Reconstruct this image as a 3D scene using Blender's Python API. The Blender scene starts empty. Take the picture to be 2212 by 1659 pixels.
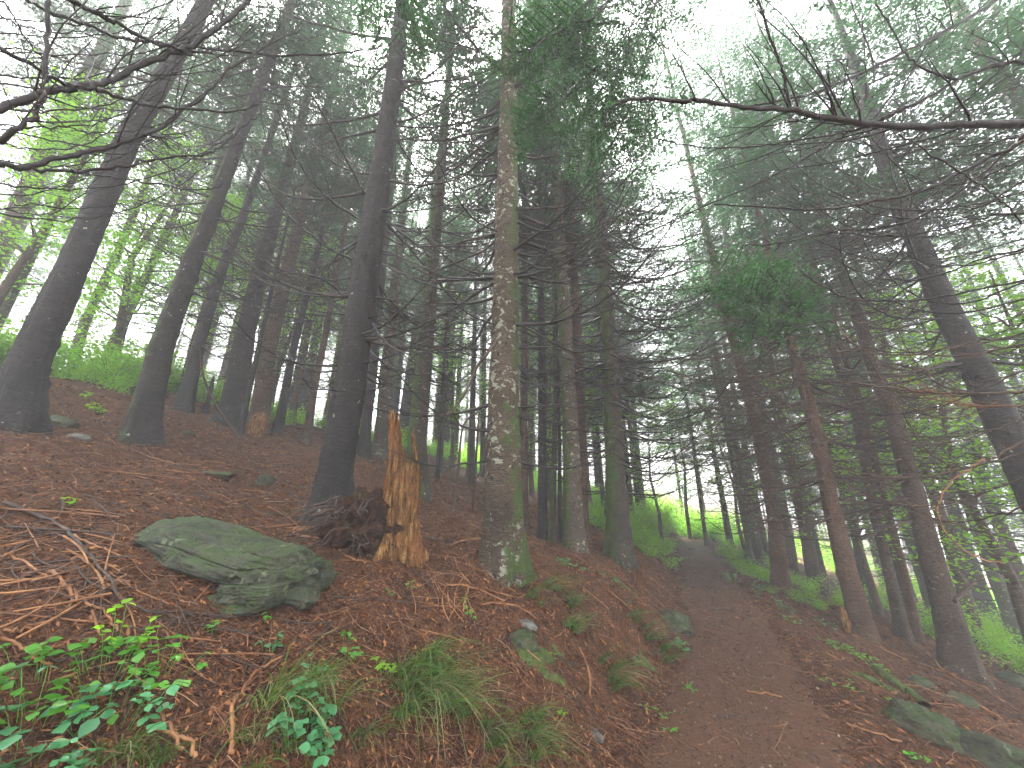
import bpy, math, random
import numpy as np
from mathutils import Vector, noise as mnoise

# ------------------------------------------------------------------ camera
PITCH = math.radians(18.6)
FP = 800.0                      # focal length in pixels of the 2212 px wide photograph
CAMZ = 1.6
sc = bpy.context.scene
cam = bpy.data.cameras.new('camera')
cam.sensor_width = 36.0
cam.lens = FP / 2212 * 36
cam.clip_start = 0.05
cam.clip_end = 1500
camo = bpy.data.objects.new('camera', cam)
sc.collection.objects.link(camo)
camo.location = (0, 0, CAMZ)
camo.rotation_euler = (math.pi / 2 + PITCH, 0, 0)
sc.camera = camo
# ------------------------------------------------------------------ sky and sun
SUN_EL, SUN_AZ = math.radians(62), math.radians(-20)
world = bpy.data.worlds.new('World')
sc.world = world
world.use_nodes = True
wn = world.node_tree
for n in list(wn.nodes):
    wn.nodes.remove(n)
w_out = wn.nodes.new('ShaderNodeOutputWorld')
w_bg = wn.nodes.new('ShaderNodeBackground')
w_sky = wn.nodes.new('ShaderNodeTexSky')
w_sky.sky_type = 'NISHITA'
w_sky.sun_disc = False
w_sky.sun_elevation = SUN_EL
w_sky.sun_rotation = SUN_AZ
w_sky.dust_density = 4
w_hs = wn.nodes.new('ShaderNodeHueSaturation')      # overcast: cloud takes most of the blue out
w_hs.inputs['Saturation'].default_value = 0.15
w_hs.inputs['Value'].default_value = 1.6
wn.links.new(w_sky.outputs[0], w_hs.inputs['Color'])
wn.links.new(w_hs.outputs[0], w_bg.inputs['Color'])
w_bg.inputs['Strength'].default_value = 0.055
wn.links.new(w_bg.outputs[0], w_out.inputs['Surface'])
sun = bpy.data.lights.new('sun', 'SUN')
sun.energy = 3.4
sun.angle = math.radians(20)
sun.color = (1, 0.97, 0.92)
suno = bpy.data.objects.new('sun', sun)
sc.collection.objects.link(suno)
sd = Vector((math.sin(SUN_AZ) * math.cos(SUN_EL), math.cos(SUN_AZ) * math.cos(SUN_EL), math.sin(SUN_EL)))
suno.rotation_euler = sd.to_track_quat('Z', 'Y').to_euler()
suno.location = (0, 0, 60)
# ------------------------------------------------------------------ view and render settings
sc.view_settings.view_transform = 'Standard'
sc.view_settings.look = 'None'
sc.view_settings.gamma = 1
sc.view_settings.exposure = 3.55
HAZE = 0.0072
cy = sc.cycles
cy.max_bounces = 7
cy.diffuse_bounces = 3
cy.glossy_bounces = 2
cy.transmission_bounces = 4
cy.volume_bounces = 2
cy.transparent_max_bounces = 8
cy.use_denoising = True
cy.use_adaptive_sampling = True
cy.adaptive_threshold = 0.02
cy.caustics_reflective = False
cy.caustics_refractive = False

R = np.random.default_rng(7)
random.seed(7)

# ================================================================== helpers
def nrm(a):
    return a / np.maximum(np.linalg.norm(a, axis=-1, keepdims=True), 1e-9)

def hash2(x, y, s):
    h = np.sin(x * 127.1 + y * 311.7 + s * 74.7) * 43758.5453
    return h - np.floor(h)

def vnoise(x, y, s=0):
    xi, yi = np.floor(x), np.floor(y)
    fx, fy = x - xi, y - yi
    fx = fx * fx * (3 - 2 * fx); fy = fy * fy * (3 - 2 * fy)
    a = hash2(xi, yi, s); b = hash2(xi + 1, yi, s); c = hash2(xi, yi + 1, s); d = hash2(xi + 1, yi + 1, s)
    return (a * (1 - fx) + b * fx) * (1 - fy) + (c * (1 - fx) + d * fx) * fy - 0.5

def fbm(x, y, s=0, o=3):
    v = 0
    for i in range(o):
        v = v + vnoise(x * 2 ** i, y * 2 ** i, s + i) / 2 ** i
    return v

# ---- the path and the slope
PCTRL = np.array([(-24, -34), (-9, -13), (-2.3, -3.2), (-0.9, -0.7), (0.25, 1.2), (1.4, 3.0), (2.6, 5.2), (3.75, 7.8), (5.3, 11.5),
                  (7.4, 16.5), (9.9, 22), (14.5, 31), (27, 52), (60, 100), (120, 190)], float)
def catmull(P, n=14):
    out = []
    Q = np.vstack([2 * P[0] - P[1], P, 2 * P[-1] - P[-2]])
    for i in range(1, len(Q) - 2):
        for k in range(n):
            t = k / n
            p0, p1, p2, p3 = Q[i - 1], Q[i], Q[i + 1], Q[i + 2]
            out.append(0.5 * ((2 * p1) + (p2 - p0) * t + (2 * p0 - 5 * p1 + 4 * p2 - p3) * t * t + (3 * p1 - p0 - 3 * p2 + p3) * t ** 3))
    out.append(P[-1])
    return np.array(out)
PATH = catmull(PCTRL)
PT = nrm(np.gradient(PATH, axis=0))
PN = np.stack([-PT[:, 1], PT[:, 0]], 1)          # left normal
def sdist(x, y):
    x = np.atleast_1d(np.asarray(x, float)); y = np.atleast_1d(np.asarray(y, float))
    shp = x.shape
    x = x.ravel(); y = y.ravel()
    out = np.empty(len(x))
    for a in range(0, len(x), 20000):
        dx = x[a:a + 20000, None] - PATH[None, :, 0]; dy = y[a:a + 20000, None] - PATH[None, :, 1]
        i = np.argmin(dx * dx + dy * dy, 1)
        r = np.arange(len(i))
        out[a:a + 20000] = dx[r, i] * PN[i, 0] + dy[r, i] * PN[i, 1]
    return out.reshape(shp)
PROF = np.array([(-200, -24), (-60, -15), (-20, -5.6), (-8, -2.25), (-4, -1.02), (-1.9, -0.34), (-1.0, -0.06), (-0.6, 0.0), (0.45, 0.0), (0.75, 0.1), (1.1, 0.42),
                 (1.5, 0.70), (2.05, 0.93), (2.9, 1.2), (5, 1.9), (7.7, 2.78), (10, 3.75), (12, 4.3), (16, 4.7), (30, 5.6), (200, 12)], float)
def H(x, y, fine=False):
    x = np.atleast_1d(np.asarray(x, float)); y = np.atleast_1d(np.asarray(y, float))
    s = sdist(x, y) + 0.25 * vnoise(x * 0.7, y * 0.7, 5) * 1.0
    z = np.interp(s, PROF[:, 0], PROF[:, 1])
    k = np.clip((np.abs(s) - 0.55) / 0.6, 0.12, 1)
    z = z + k * (0.22 * fbm(x * 0.45, y * 0.45, 11, 2) + 0.09 * fbm(x * 1.9, y * 1.9, 3, 3))
    if fine:
        z = z + (0.25 + 0.75 * k) * 0.035 * fbm(x * 9, y * 9, 21, 3)
    return z
def H1(x, y):
    return float(H(x, y)[0])

CP, SP = math.cos(PITCH), math.sin(PITCH)
def ray(u, v):
    xc = (u - 1106) / FP; yc = -(v - 829.5) / FP
    return np.array([xc, CP - SP * yc, SP + CP * yc])
TT = np.concatenate([np.arange(0.7, 12, 0.03), np.arange(12, 60, 0.12)])
def hit(u, v, tdef=None):
    """ground point seen at a photograph pixel; camera depth as well"""
    d = ray(u, v)
    if tdef is None:
        g = CAMZ + d[2] * TT - H(d[0] * TT, d[1] * TT)
        i = np.where(g < 0)[0]
        t = TT[i[0]] if len(i) else TT[np.argmin(g + np.where(TT < 6, 9, 0))]
    else:
        t = tdef
    x, y = d[0] * t, d[1] * t
    return np.array([x, y, H1(x, y)]), float(t)
def at(u, v, t):
    return np.array([0, 0, CAMZ]) + ray(u, v) * t

# ---- meshes
class MB:
    def __init__(s):
        s.V = []; s.F = []; s.n = 0
    def add(s, v, f, m=0):
        v = np.asarray(v, np.float32).reshape(-1, 3); f = np.asarray(f, np.int64)
        s.V.append(v); s.F.append((f + s.n, m)); s.n += len(v)
    def arrays(s):
        return s
    def add_mb(s, o, M=None, loc=None):
        for f, m in o.F:
            s.F.append((f + s.n, m))
        v = np.concatenate(o.V)
        if M is not None: v = v @ M.T
        if loc is not None: v = v + loc
        s.V.append(v.astype(np.float32)); s.n += len(v)
    def mesh(s, name, mats, smooth=True):
        me = bpy.data.meshes.new(name)
        V = np.concatenate(s.V)
        me.vertices.add(len(V)); me.vertices.foreach_set('co', V.astype(np.float32).ravel())
        loops = np.concatenate([f.ravel() for f, m in s.F])
        tot = np.concatenate([np.full(len(f), f.shape[1]) for f, m in s.F])
        mi = np.concatenate([np.full(len(f), m) for f, m in s.F])
        st = np.concatenate([[0], np.cumsum(tot)[:-1]])
        me.loops.add(len(loops)); me.loops.foreach_set('vertex_index', loops.astype(np.int32))
        me.polygons.add(len(tot)); me.polygons.foreach_set('loop_start', st.astype(np.int32))
        me.polygons.foreach_set('material_index', mi.astype(np.int32))
        me.polygons.foreach_set('use_smooth', np.full(len(tot), smooth))
        for m in (mats if isinstance(mats, (list, tuple)) else [mats]):
            me.materials.append(m)
        me.update(calc_edges=True)
        return me
    def build(s, name, mats, parent=None, loc=None, smooth=True):
        return link(name, s.mesh(name, mats, smooth), parent, loc)

def link(name, me, parent=None, loc=None):
    o = bpy.data.objects.new(name, me)
    sc.collection.objects.link(o)
    if parent is not None: o.parent = parent
    if loc is not None: o.location = [float(c) for c in loc]
    return o
def thing(name, label, cat, loc, group=None, rotz=0):
    o = bpy.data.objects.new(name, None)
    o.empty_display_size = 0.3
    sc.collection.objects.link(o)
    o.location = [float(c) for c in loc]; o.rotation_euler = (0, 0, rotz)
    tag(o, label, cat, group)
    return o
def tag(o, label, cat, group=None):
    o['label'] = label; o['category'] = cat
    if group: o['group'] = group
    return o

def tubes(mb, P, Rr, k=5, m=0, jitter=0.0):
    """P (m,n,3) poly-lines, Rr (m,n) radii, k sides"""
    P = np.asarray(P, float); Rr = np.asarray(Rr, float)
    if P.ndim == 2: P = P[None]; Rr = Rr[None]
    M, n, _ = P.shape
    T = nrm(np.gradient(P, axis=1))
    ref = np.zeros((M, 1, 3)); ref[..., 2] = 1
    mean = nrm((P[:, -1] - P[:, 0]))
    steep = np.abs(mean[:, 2]) > 0.75
    ref[steep, 0] = (1, 0.05, 0)
    U = nrm(np.cross(T, ref)); W = np.cross(T, U)
    a = np.arange(k) * 2 * math.pi / k
    rr = Rr[:, :, None]
    if jitter: rr = rr * (1 + jitter * R.standard_normal((M, n, k)))
    V = P[:, :, None] + (U[:, :, None] * np.cos(a)[None, None, :, None] + W[:, :, None] * np.sin(a)[None, None, :, None]) * rr[..., None]
    idx = np.arange(M * n * k).reshape(M, n, k)
    A = idx[:, :-1]; B = idx[:, 1:]
    F = np.stack([A, np.roll(A, -1, 2), np.roll(B, -1, 2), B], -1).reshape(-1, 4)
    mb.add(V, F, m)

def leaves(mb, base, d, nv, l, w, m=0, fold=0.0):
    """rhombic leaflets: base, direction, normal, length, width"""
    d = nrm(d); side = nrm(np.cross(d, nv)); up = np.cross(side, d)
    l = np.asarray(l)[:, None]; w = np.asarray(w)[:, None]
    p0 = base; p1 = base + d * l * 0.45 + side * w * 0.5 + up * w * fold; p2 = base + d * l; p3 = base + d * l * 0.45 - side * w * 0.5 + up * w * fold
    V = np.stack([p0, p1, p2, p3], 1)
    mb.add(V, np.arange(len(base) * 4).reshape(-1, 4), m)

# ---- materials
def new_mat(name):
    m = bpy.data.materials.new(name); m.use_nodes = True
    nt = m.node_tree
    for n in list(nt.nodes): nt.nodes.remove(n)
    return m, nt
def N(nt, t, **k):
    n = nt.nodes.new(t)
    for a, b in k.items():
        if a.startswith('i_'): n.inputs[a[2:].replace('_', ' ')].default_value = b
        else: setattr(n, a, b)
    return n
def ramp(nt, src, stops):
    r = N(nt, 'ShaderNodeValToRGB')
    e = r.color_ramp.elements
    while len(e) < len(stops): e.new(0.5)
    for el, (p, c) in zip(e, stops):
        el.position = p; el.color = c if len(c) == 4 else (*c, 1)
    nt.links.new(src, r.inputs[0])
    return r.outputs[0]
def mixc(nt, fac, a, b, mode='MIX'):
    m = N(nt, 'ShaderNodeMix', data_type='RGBA', blend_type=mode)
    for i, v in ((0, fac), (6, a), (7, b)):
        if isinstance(v, bpy.types.NodeSocket): nt.links.new(v, m.inputs[i])
        elif i == 0: m.inputs[0].default_value = v
        else: m.inputs[i].default_value = (*v, 1) if len(v) == 3 else v
    return m.outputs[2]
def math_(nt, op, a, b=0.0, clamp=False):
    m = N(nt, 'ShaderNodeMath', operation=op, use_clamp=clamp)
    for i, v in enumerate((a, b)):
        if isinstance(v, bpy.types.NodeSocket): nt.links.new(v, m.inputs[i])
        else: m.inputs[i].default_value = v
    return m.outputs[0]
def coords(nt, scale=(1, 1, 1), kind='Object'):
    t = N(nt, 'ShaderNodeTexCoord'); mp = N(nt, 'ShaderNodeMapping')
    nt.links.new(t.outputs[kind], mp.inputs[0]); mp.inputs['Scale'].default_value = scale
    return mp.outputs[0]
def noise(nt, vec, scale, detail=3, rough=0.55, dist=0.0):
    n = N(nt, 'ShaderNodeTexNoise'); nt.links.new(vec, n.inputs['Vector'])
    n.inputs['Scale'].default_value = scale; n.inputs['Detail'].default_value = detail
    n.inputs['Roughness'].default_value = rough; n.inputs['Distortion'].default_value = dist
    return n.outputs['Fac']
def finish(nt, color, rough=0.85, bump=None, bdist=0.02, bstr=0.8, spec=0.3):
    b = N(nt, 'ShaderNodeBsdfPrincipled'); o = N(nt, 'ShaderNodeOutputMaterial')
    nt.links.new(b.outputs[0], o.inputs[0])
    if isinstance(color, bpy.types.NodeSocket): nt.links.new(color, b.inputs['Base Color'])
    else: b.inputs['Base Color'].default_value = (*color, 1)
    if isinstance(rough, bpy.types.NodeSocket): nt.links.new(rough, b.inputs['Roughness'])
    else: b.inputs['Roughness'].default_value = rough
    b.inputs['Specular IOR Level'].default_value = spec
    if bump is not None:
        bn = N(nt, 'ShaderNodeBump'); nt.links.new(bump, bn.inputs['Height'])
        bn.inputs['Distance'].default_value = bdist; bn.inputs['Strength'].default_value = bstr
        nt.links.new(bn.outputs[0], b.inputs['Normal'])
    return b

def bark(name, c1, c2, lichen=0.0, moss=0.0, lcol=(0.34, 0.36, 0.27), mdir=(-1, -0.3, 0)):
    m, nt = new_mat(name)
    v = coords(nt); vz = coords(nt, (1, 1, 5)); vt = coords(nt, (3, 3, 14))
    big = noise(nt, v, 2.2, 4); fine = noise(nt, vt, 9, 4, 0.65); ring = noise(nt, vz, 6, 3, 0.6, 0.4)
    col = mixc(nt, ramp(nt, big, [(0.35, (0, 0, 0)), (0.65, (1, 1, 1))]), c1, c2)
    col = mixc(nt, ramp(nt, fine, [(0.38, (1, 1, 1)), (0.56, (0, 0, 0))]), col, tuple(0.35 * c for c in c1))
    col = mixc(nt, ramp(nt, ring, [(0.60, (0, 0, 0)), (0.74, (0.7, 0.7, 0.7))]), col, tuple(min(1, 1.9 * c) for c in c2))
    vo = N(nt, 'ShaderNodeTexVoronoi'); nt.links.new(coords(nt, (1, 1, 0.8)), vo.inputs['Vector']); vo.inputs['Scale'].default_value = 7
    col = mixc(nt, ramp(nt, vo.outputs['Distance'], [(0.09, (1, 1, 1)), (0.17, (0, 0, 0))]), col, tuple(0.2 * c for c in c1))
    if lichen:
        ln = noise(nt, coords(nt, (1, 1, 1.2)), 11, 5, 0.6, 0.5)
        ln2 = noise(nt, v, 1.6, 2)
        lm = math_(nt, 'ADD', ln, math_(nt, 'MULTIPLY', ln2, 0.35))
        th = 0.86 - 0.12 * lichen
        col = mixc(nt, ramp(nt, lm, [(th, (0, 0, 0)), (th + 0.04, (0.85, 0.85, 0.85))]), col, lcol)
    if moss:
        g = N(nt, 'ShaderNodeNewGeometry'); dp = N(nt, 'ShaderNodeVectorMath', operation='DOT_PRODUCT')
        nt.links.new(g.outputs['Normal'], dp.inputs[0]); dp.inputs[1].default_value = mdir
        mm = math_(nt, 'ADD', math_(nt, 'MULTIPLY', dp.outputs['Value'], 0.25), noise(nt, v, 3.5, 5, 0.65))
        col = mixc(nt, ramp(nt, mm, [(0.66 - 0.14 * moss, (0, 0, 0)), (0.78 - 0.14 * moss, (0.9, 0.9, 0.9))]), col, (0.045, 0.085, 0.012))
    h = math_(nt, 'ADD', math_(nt, 'MULTIPLY', fine, 0.7), math_(nt, 'ADD', math_(nt, 'MULTIPLY', ring, 0.9), big))
    finish(nt, col, 0.72, h, 0.06, 1.0, 0.35)
    return m

def leafmat(name, ca, cb, tr=0.45, rough=0.5, tint=None):
    m, nt = new_mat(name)
    g = N(nt, 'ShaderNodeNewGeometry'); oi = N(nt, 'ShaderNodeObjectInfo')
    f = math_(nt, 'ADD', math_(nt, 'MULTIPLY', g.outputs['Random Per Island'], 0.6), math_(nt, 'MULTIPLY', noise(nt, coords(nt), 1.1, 2), 0.5), True)
    col = mixc(nt, f, ca, cb)
    hs = N(nt, 'ShaderNodeHueSaturation'); nt.links.new(col, hs.inputs['Color'])
    nt.links.new(math_(nt, 'ADD', math_(nt, 'MULTIPLY', oi.outputs['Random'], 0.5), 0.75), hs.inputs['Value'])
    p = N(nt, 'ShaderNodeBsdfPrincipled'); t = N(nt, 'ShaderNodeBsdfTranslucent'); mx = N(nt, 'ShaderNodeMixShader'); o = N(nt, 'ShaderNodeOutputMaterial')
    nt.links.new(hs.outputs[0], p.inputs['Base Color']); p.inputs['Roughness'].default_value = rough
    p.inputs['Specular IOR Level'].default_value = 0.35
    bright = mixc(nt, 1.0, hs.outputs[0], tint or (1.5, 1.6, 0.9), 'MULTIPLY')
    nt.links.new(bright, t.inputs['Color'])
    mx.inputs[0].default_value = tr
    nt.links.new(p.outputs[0], mx.inputs[1]); nt.links.new(t.outputs[0], mx.inputs[2]); nt.links.new(mx.outputs[0], o.inputs[0])
    return m

def island_mat(name, stops, rough=0.8, spec=0.3):
    m, nt = new_mat(name)
    g = N(nt, 'ShaderNodeNewGeometry')
    col = ramp(nt, g.outputs['Random Per Island'], stops)
    n = noise(nt, coords(nt), 60, 2)
    col = mixc(nt, math_(nt, 'MULTIPLY', n, 0.6), col, (0.02, 0.012, 0.008))
    finish(nt, col, rough, spec=spec)
    return m

M_ = {}
M_['bark_grey'] = bark('bark_grey', (0.016, 0.014, 0.013), (0.038, 0.032, 0.029), 0.05)
M_['bark_grey_moss'] = bark('bark_grey_moss', (0.018, 0.015, 0.013), (0.042, 0.035, 0.030), 0.05, 0.5)
M_['bark_lichen'] = bark('bark_lichen', (0.065, 0.046, 0.030), (0.14, 0.105, 0.068), 0.85, 0.08, mdir=(1, -0.2, 0))
M_['bark_brown'] = bark('bark_brown', (0.062, 0.040, 0.026), (0.13, 0.085, 0.055), 0.15)
M_['bark_red'] = bark('bark_red', (0.095, 0.050, 0.029), (0.17, 0.094, 0.056), 0.0)
M_['bark_moss'] = bark('bark_moss', (0.045, 0.038, 0.026), (0.085, 0.070, 0.048), 0.25, 0.42)
M_['bark_spot'] = bark('bark_spot', (0.085, 0.065, 0.045), (0.15, 0.12, 0.085), 0.7, 0.2)

def branch_mat(name, c1, c2, th=0.6):
    m, nt = new_mat(name)
    v = coords(nt)
    n1 = noise(nt, v, 2.6, 4, 0.6); n2 = noise(nt, v, 40, 3)
    col = mixc(nt, ramp(nt, n1, [(th - 0.08, (0, 0, 0)), (th + 0.1, (1, 1, 1))]), c1, c2)
    col = mixc(nt, math_(nt, 'MULTIPLY', n2, 0.7), col, (0.012, 0.01, 0.008))
    finish(nt, col, 0.6, n2, 0.006, 0.7, 0.4)
    return m
M_['branch'] = branch_mat('dead_branch_bark', (0.013, 0.011, 0.010), (0.050, 0.028, 0.017), 0.62)
M_['branch_brown'] = branch_mat('brown_branch_bark', (0.05, 0.033, 0.022), (0.13, 0.07, 0.04), 0.55)
M_['stick'] = branch_mat('peeled_stick_wood', (0.17, 0.064, 0.024), (0.44, 0.20, 0.075), 0.46)
M_['stick_dark'] = branch_mat('wet_stick_bark', (0.045, 0.026, 0.02), (0.2, 0.10, 0.055), 0.6)
M_['needle'] = leafmat('spruce_needles', (0.022, 0.058, 0.032), (0.056, 0.118, 0.060), 0.45, 0.5, (1.2, 1.3, 1.05))
M_['hemlock'] = leafmat('hemlock_needles', (0.016, 0.068, 0.022), (0.055, 0.165, 0.045), 0.4, 0.5, (1.3, 1.4, 1.0))
M_['hemlock_dark'] = leafmat('dark_hemlock_needles', (0.010, 0.042, 0.014), (0.034, 0.12, 0.03), 0.35)
M_['broad'] = leafmat('broadleaf_green', (0.12, 0.30, 0.02), (0.25, 0.46, 0.04), 0.6)
M_['shrub'] = leafmat('undergrowth_green', (0.14, 0.32, 0.025), (0.28, 0.48, 0.05), 0.6)
M_['plant'] = leafmat('plant_green', (0.05, 0.21, 0.02), (0.12, 0.34, 0.04), 0.35, 0.3)
M_['plant_blue'] = leafmat('plant_bluegreen', (0.04, 0.17, 0.06), (0.09, 0.27, 0.12), 0.25, 0.28)
M_['grass'] = leafmat('grass_blade', (0.026, 0.075, 0.012), (0.115, 0.19, 0.045), 0.3, 0.4)
M_['dry_grass'] = leafmat('dry_grass_blade', (0.14, 0.13, 0.06), (0.28, 0.24, 0.13), 0.3, 0.5)

# ================================================================== setting
def ground_mat():
    m, nt = new_mat('needle_litter_floor')
    v = coords(nt)
    a = noise(nt, v, 0.9, 4, 0.6); b = noise(nt, v, 7, 5, 0.7); c = noise(nt, v, 55, 4, 0.7); d = noise(nt, coords(nt, (1, 1, 1)), 120, 2)
    col = mixc(nt, ramp(nt, b, [(0.35, (0, 0, 0)), (0.68, (1, 1, 1))]), (0.028, 0.012, 0.006), (0.118, 0.047, 0.017))
    col = mixc(nt, ramp(nt, c, [(0.5, (0, 0, 0)), (0.72, (0.9, 0.9, 0.9))]), col, (0.22, 0.105, 0.06))
    col = mixc(nt, ramp(nt, c, [(0.3, (0.9, 0.9, 0.9)), (0.44, (0, 0, 0))]), col, (0.016, 0.010, 0.008))
    mo = noise(nt, v, 1.7, 5, 0.7, 0.6)
    col = mixc(nt, ramp(nt, mo, [(0.67, (0, 0, 0)), (0.75, (0.6, 0.6, 0.6))]), col, (0.07, 0.085, 0.02))
    h = math_(nt, 'ADD', math_(nt, 'MULTIPLY', c, 0.6), math_(nt, 'ADD', b, math_(nt, 'MULTIPLY', d, 0.2)))
    finish(nt, col, 0.85, h, 0.05, 0.9, 0.2)
    return m
M_['ground'] = ground_mat()
def path_mat():
    m, nt = new_mat('trodden_earth')
    v = coords(nt)
    b = noise(nt, v, 5, 5, 0.7); c = noise(nt, v, 70, 4, 0.7)
    col = mixc(nt, b, (0.068, 0.031, 0.017), (0.150, 0.072, 0.040))
    col = mixc(nt, ramp(nt, c, [(0.55, (0, 0, 0)), (0.72, (0.8, 0.8, 0.8))]), col, (0.19, 0.11, 0.075))
    col = mixc(nt, ramp(nt, c, [(0.28, (0.8, 0.8, 0.8)), (0.42, (0, 0, 0))]), col, (0.02, 0.012, 0.010))
    finish(nt, col, 0.8, math_(nt, 'ADD', c, b), 0.025, 0.8, 0.25)
    return m
M_['path'] = path_mat()

def build_ground():
    rr = np.concatenate([[0.02], np.geomspace(0.35, 170, 330)])
    aa = np.concatenate([np.linspace(math.radians(-66), math.radians(66), 620), np.linspace(math.radians(68), math.radians(292), 90)])
    A, B = np.meshgrid(aa, rr)
    X = np.sin(A) * B; Y = np.cos(A) * B
    Z = H(X.ravel(), Y.ravel(), True).reshape(X.shape)
    n, k = X.shape
    idx = np.arange(n * k).reshape(n, k)
    F = np.stack([idx[:-1], np.roll(idx[:-1], -1, 1), np.roll(idx[1:], -1, 1), idx[1:]], -1).reshape(-1, 4)[:, ::-1]
    mb = MB(); mb.add(np.stack([X, Y, Z], -1), F)
    o = mb.build('ground', M_['ground']); o['kind'] = 'structure'
    # path sheet, edges sinking under the litter
    i0 = 28; P = PATH[i0:150]
    Pd = []
    for a, b in zip(P[:-1], P[1:]):
        n_ = max(2, int(np.linalg.norm(b - a) / 0.07))
        for q in range(n_): Pd.append(a + (b - a) * q / n_)
    Pd = np.array(Pd); Td = nrm(np.gradient(Pd, axis=0)); Nd = np.stack([-Td[:, 1], Td[:, 0]], 1)
    S = np.linspace(-1, 1, 29)
    wl = 0.62 + 0.18 * vnoise(Pd[:, 0] * 1.3, Pd[:, 1] * 1.3, 40); wr = 0.80 + 0.25 * vnoise(Pd[:, 0] * 1.1, Pd[:, 1] * 1.1, 41)
    W = np.where(S[None] > 0, wl[:, None], wr[:, None]) * S[None]
    X = Pd[:, 0, None] + Nd[:, 0, None] * W; Y = Pd[:, 1, None] + Nd[:, 1, None] * W
    Z = H(X.ravel(), Y.ravel(), True).reshape(X.shape) + 0.018 - 0.07 * np.abs(S[None]) ** 6
    n, k = X.shape; idx = np.arange(n * k).reshape(n, k)
    F = np.stack([idx[:-1, :-1], idx[:-1, 1:], idx[1:, 1:], idx[1:, :-1]], -1).reshape(-1, 4)
    mb = MB(); mb.add(np.stack([X, Y, Z], -1), F)
    o = mb.build('path', M_['path']); o['kind'] = 'structure'
build_ground()

# ================================================================== trees
def trunk_mesh(mb, axis, rad, sides=20, flare=0.5, lumps=1.0, seed=0, m=0, knots=30):
    """axis (n,3) from the foot upward, rad (n)"""
    rng = np.random.default_rng(seed)
    zs = axis[:, 2]; z0 = zs[0]; z1 = zs[-1]
    Hh = z1 - z0
    step = 0.045 if sides > 16 else 0.16
    zz = [-0.35, -0.2]
    z = 0.0
    while z < Hh:
        zz.append(z); z += step * (1 + max(0, z - 4) * 0.25)
    zz.append(Hh); zz = np.array(zz)
    ax = np.interp(z0 + np.maximum(zz, 0), zs, axis[:, 0]); ay = np.interp(z0 + np.maximum(zz, 0), zs, axis[:, 1])
    r = np.interp(z0 + np.maximum(zz, 0), zs, rad)
    a = np.arange(sides) * 2 * math.pi / sides
    ph = rng.random(4) * 6.28
    fl = flare * np.exp(-np.maximum(zz, -0.1) / 0.33)[:, None]
    lob = 0.55 + 0.45 * np.cos(a * 4 + ph[0]) * 0.8 + 0.35 * np.cos(a * 3 + ph[1]) + 0.2 * np.cos(7 * a + ph[2])
    rr = r[:, None] * (1 + fl * np.maximum(0.05, lob)[None])
    A, Z = np.meshgrid(a, zz)
    nz = fbm(A * 3.0 + seed, Z * 2.2, seed, 3) * 0.14 + fbm(A * 1.3, Z * 14, seed + 3, 2) * 0.055
    nz = nz * (1 - 0) 
    rr = rr * (1 + nz * lumps)
    for q in range(knots):
        kz = rng.uniform(0.4, Hh * 0.75); ka = rng.uniform(0, 6.28)
        da = np.abs((A - ka + math.pi) % (2 * math.pi) - math.pi)
        rr = rr + r[:, None] * 0.16 * np.exp(-(da / 0.3) ** 2 - ((Z - kz) / 0.05) ** 2)
    X = ax[:, None] + rr * np.cos(a)[None]; Y = ay[:, None] + rr * np.sin(a)[None]
    n, k = X.shape; idx = np.arange(n * k).reshape(n, k)
    F = np.stack([idx[:-1], np.roll(idx[:-1], -1, 1), np.roll(idx[1:], -1, 1), idx[1:]], -1).reshape(-1, 4)
    mb.add(np.stack([X, Y, Z], -1), F, m)
    return zz

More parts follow.
